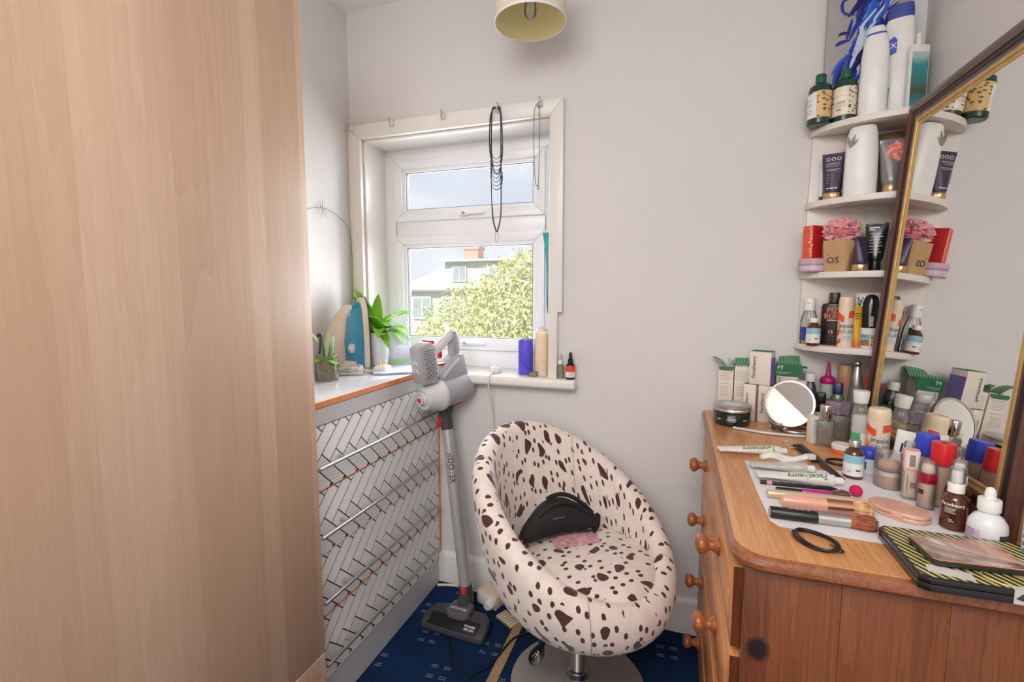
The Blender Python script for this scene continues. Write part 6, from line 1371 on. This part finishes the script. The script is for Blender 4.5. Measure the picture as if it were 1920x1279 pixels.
# comb, ball, clip, elastics
cb_ = thing('hair_comb', 'black plastic comb with a handle lying across paper and wood', 'comb', (.337, 1.315, Z+.0015), math.atan2(-.245, .032))
prism('spine', [(-.125, .002), (-.12, .008), (-.02, .010), (.03, .007), (.125, .006), (.13, -.004), (.125, -.010), (.03, -.010), (.022, -.003), (-.12, -.002)], 0, .004, M['black'], cb_, 'xy', .001)
for k in range(36): box('tooth', (-.117+.0038*k, -.010, .002), (.0017, .019, .003), M['black'], cb_)
for k in range(3): lathe('handle_dimple', [(0, .0041), (.0022, .0041), (.0022, .0046), (0, .0046)], M['dark_grey_plastic'], cb_, 10).location = (.05+.02*k, -.002, 0)
o = blob('makeup_sponge', .0115, mat('hot_pink_foam', (196, 26, 84), .8, var=.08), None, (.352, 1.103, ZP+.0115), (1, 1, 1), 1, .04, 3); tag(o, 'little round hot pink sponge ball on the paper', 'sponge')
hc = thing('hair_clip', 'small bent silver wire hair clip on the bare wood', 'hair clip', (.293, 1.425, Z+.0015))
tube('wire', smooth_path([(.012*math.cos(a)*(1+.25*math.sin(3*a)), .02*math.sin(a), .002+.004*(1+math.sin(2*a))) for a in [k*.7 for k in range(18)]], 3), .0011, M['silver'], hc, 6); box('clasp', (.010, -.024, .002), (.018, .004, .003), M['gold_cap'], hc, .001)
def loop(cx, cy, rx, ry, rot, z): return [(cx+rx*math.cos(a)*math.cos(rot)-ry*math.sin(a)*math.sin(rot), cy+rx*math.cos(a)*math.sin(rot)+ry*math.sin(a)*math.cos(rot), z+.0012*math.sin(a*2)) for a in [k*PI/20 for k in range(40)]]
he = thing('hair_elastic', 'doubled black hair elastic lying on the bare front wood', 'hair elastic', (.226, .874, Z))
for pts, r_ in ((loop(0, 0, .034, .026, R(-55), .003), .0024), (loop(.003, -.003, .036, .024, R(-60), .0062), .0022)):
    V, F = tube_data(pts, r_, 8, closed=True); mesh('band', V, F, M['black_cord'], he)
tube('loose_end', smooth_path([(.02, -.026, .003), (.03, -.03, .003), (.034, -.024, .003), (.02, -.012, .0045)], 5), .0012, M['black_cord'], he, 6)
# oval compact and the two palettes
cp = thing('powder_compact', 'oval blush-pink face powder compact lying on paper', 'compact', (.399, 1.035, ZP), face_cam(.4, 1.035, -20))
M['blush'] = mat('marbled_blush_plastic', (212, 164, 142), .35, var=.12, vscale=40)
for nm, z0, z1 in (('base', 0, .0075), ('lid', .008, .0155)):
    lathe(nm, [(0, z0), (.044, z0), (.0465, z0+.0015), (.0465, z1-.0015), (.045, z1), (0, z1)], M['blush'], cp, 48, sy=.66, ex=2.3)
box('thumb_catch', (.01, -.0312, .0078), (.016, .003, .005), M['blush'], cp, .001)
def stripes():
    m = bpy.data.materials.new('black_gold_striped_tin'); m.use_nodes = True; N = NT(m.node_tree); b = m.node_tree.nodes['Principled BSDF']
    sp = N.n('ShaderNodeSeparateXYZ', ins={0: N.n('ShaderNodeTexCoord').outputs['Object']})
    s_ = N.m('FRACT', N.m('DIVIDE', N.m('ADD', N.m('MULTIPLY', sp.outputs[0], .86), N.m('ADD', N.m('MULTIPLY', sp.outputs[1], .5), 3.0)), .0098))
    wear = N.noise(N.coord('Object'), 45, 3)
    k = N.m('MULTIPLY', N.m('LESS_THAN', s_, .52), N.m('ADD', .55, N.m('MULTIPLY', wear, .6)))
    N.put(b, 'Base Color', N.mix(k, lin((26, 26, 26)), lin((214, 200, 122)))); N.put(b, 'Roughness', .3); return m
pal = thing('striped_palette', 'large black makeup palette tin with yellow diagonal stripes', 'palette', (.414, .852, Z), R(2))
po = [(-.088, -.070), (-.078, -.078), (.095, -.078), (.105, -.068), (.105, .064), (.095, .074), (-.072, .082), (-.082, .072)]
prism('tin', po, 0, .011, mat('black_tin', (26, 26, 30), .25, coat=.3), pal, 'xy', .002); l_ = prism('lid', po, .0116, .020, mat('black_tin_lid', (30, 30, 36), .25, coat=.3), pal, 'xy', .002)
prism('striped_print', [(x*.955, y*.945) for x, y in po], .0201, .0204, stripes(), pal, 'xy', smooth=False)
box('price_sticker', (-.045, -.055, .0208), (.05, .022, .0005), cm((206, 202, 198)), pal, rot=Matrix.Rotation(R(-14), 3, 'Z')); lines_bm = None
box('front_seal', (.022, -.0786, .0112), (.017, .0008, .0195), cm((196, 190, 182)), pal); box('front_seal_top', (.022, -.0745, .0208), (.017, .008, .0005), cm((196, 190, 182)), pal)
prism('eye_mark', [(.0155, .009), (.019, .0125), (.0225, .0165), (.026, .0125), (.0285, .009), (.022, .0065)], -.0793, -.0788, M['dark_print'], pal, 'xz')
V, F = tube_data([(.02+.026*math.cos(a), -.05+.02*math.sin(a), .0206) for a in [k*PI/16 for k in range(32)]], .001, 5, closed=True); mesh('ring_print', V, F, cm((206, 194, 124)), pal)
sp_ = thing('face_palette', 'smaller peach blush palette with clear lid atop striped tin', 'palette', (.409, .8475, Z+.0218), R(4))
so = [(-.055, -.034), (-.050, -.038), (.052, -.038), (.057, -.033), (.057, .030), (.052, .036), (-.050, .036), (-.055, .031)]
prism('tray', so, 0, .008, mat('dark_green_black_tray', (38, 40, 36), .3), sp_, 'xy', .0015)
prism('blush_inlay', [(x*.97, y*.96) for x, y in so], .0081, .0092, mat('peach_orange_inlay', (226, 150, 116), .5, var=.06), sp_, 'xy')
for P, c_ in (([(-.045, .028), (.0, .028), (-.012, -.028), (-.045, -.028)], (218, 176, 158)), ([(.003, .028), (.030, .028), (.022, -.028), (-.009, -.028)], (206, 158, 142)), ([(.033, .028), (.048, .028), (.048, -.028), (.025, -.028)], (226, 190, 170))): prism('powder_pan', P, .0093, .0099, cm(c_, .6), sp_, 'xy')
prism('clear_lid', so, .0102, .013, M['lid_film'], sp_, 'xy', .001)
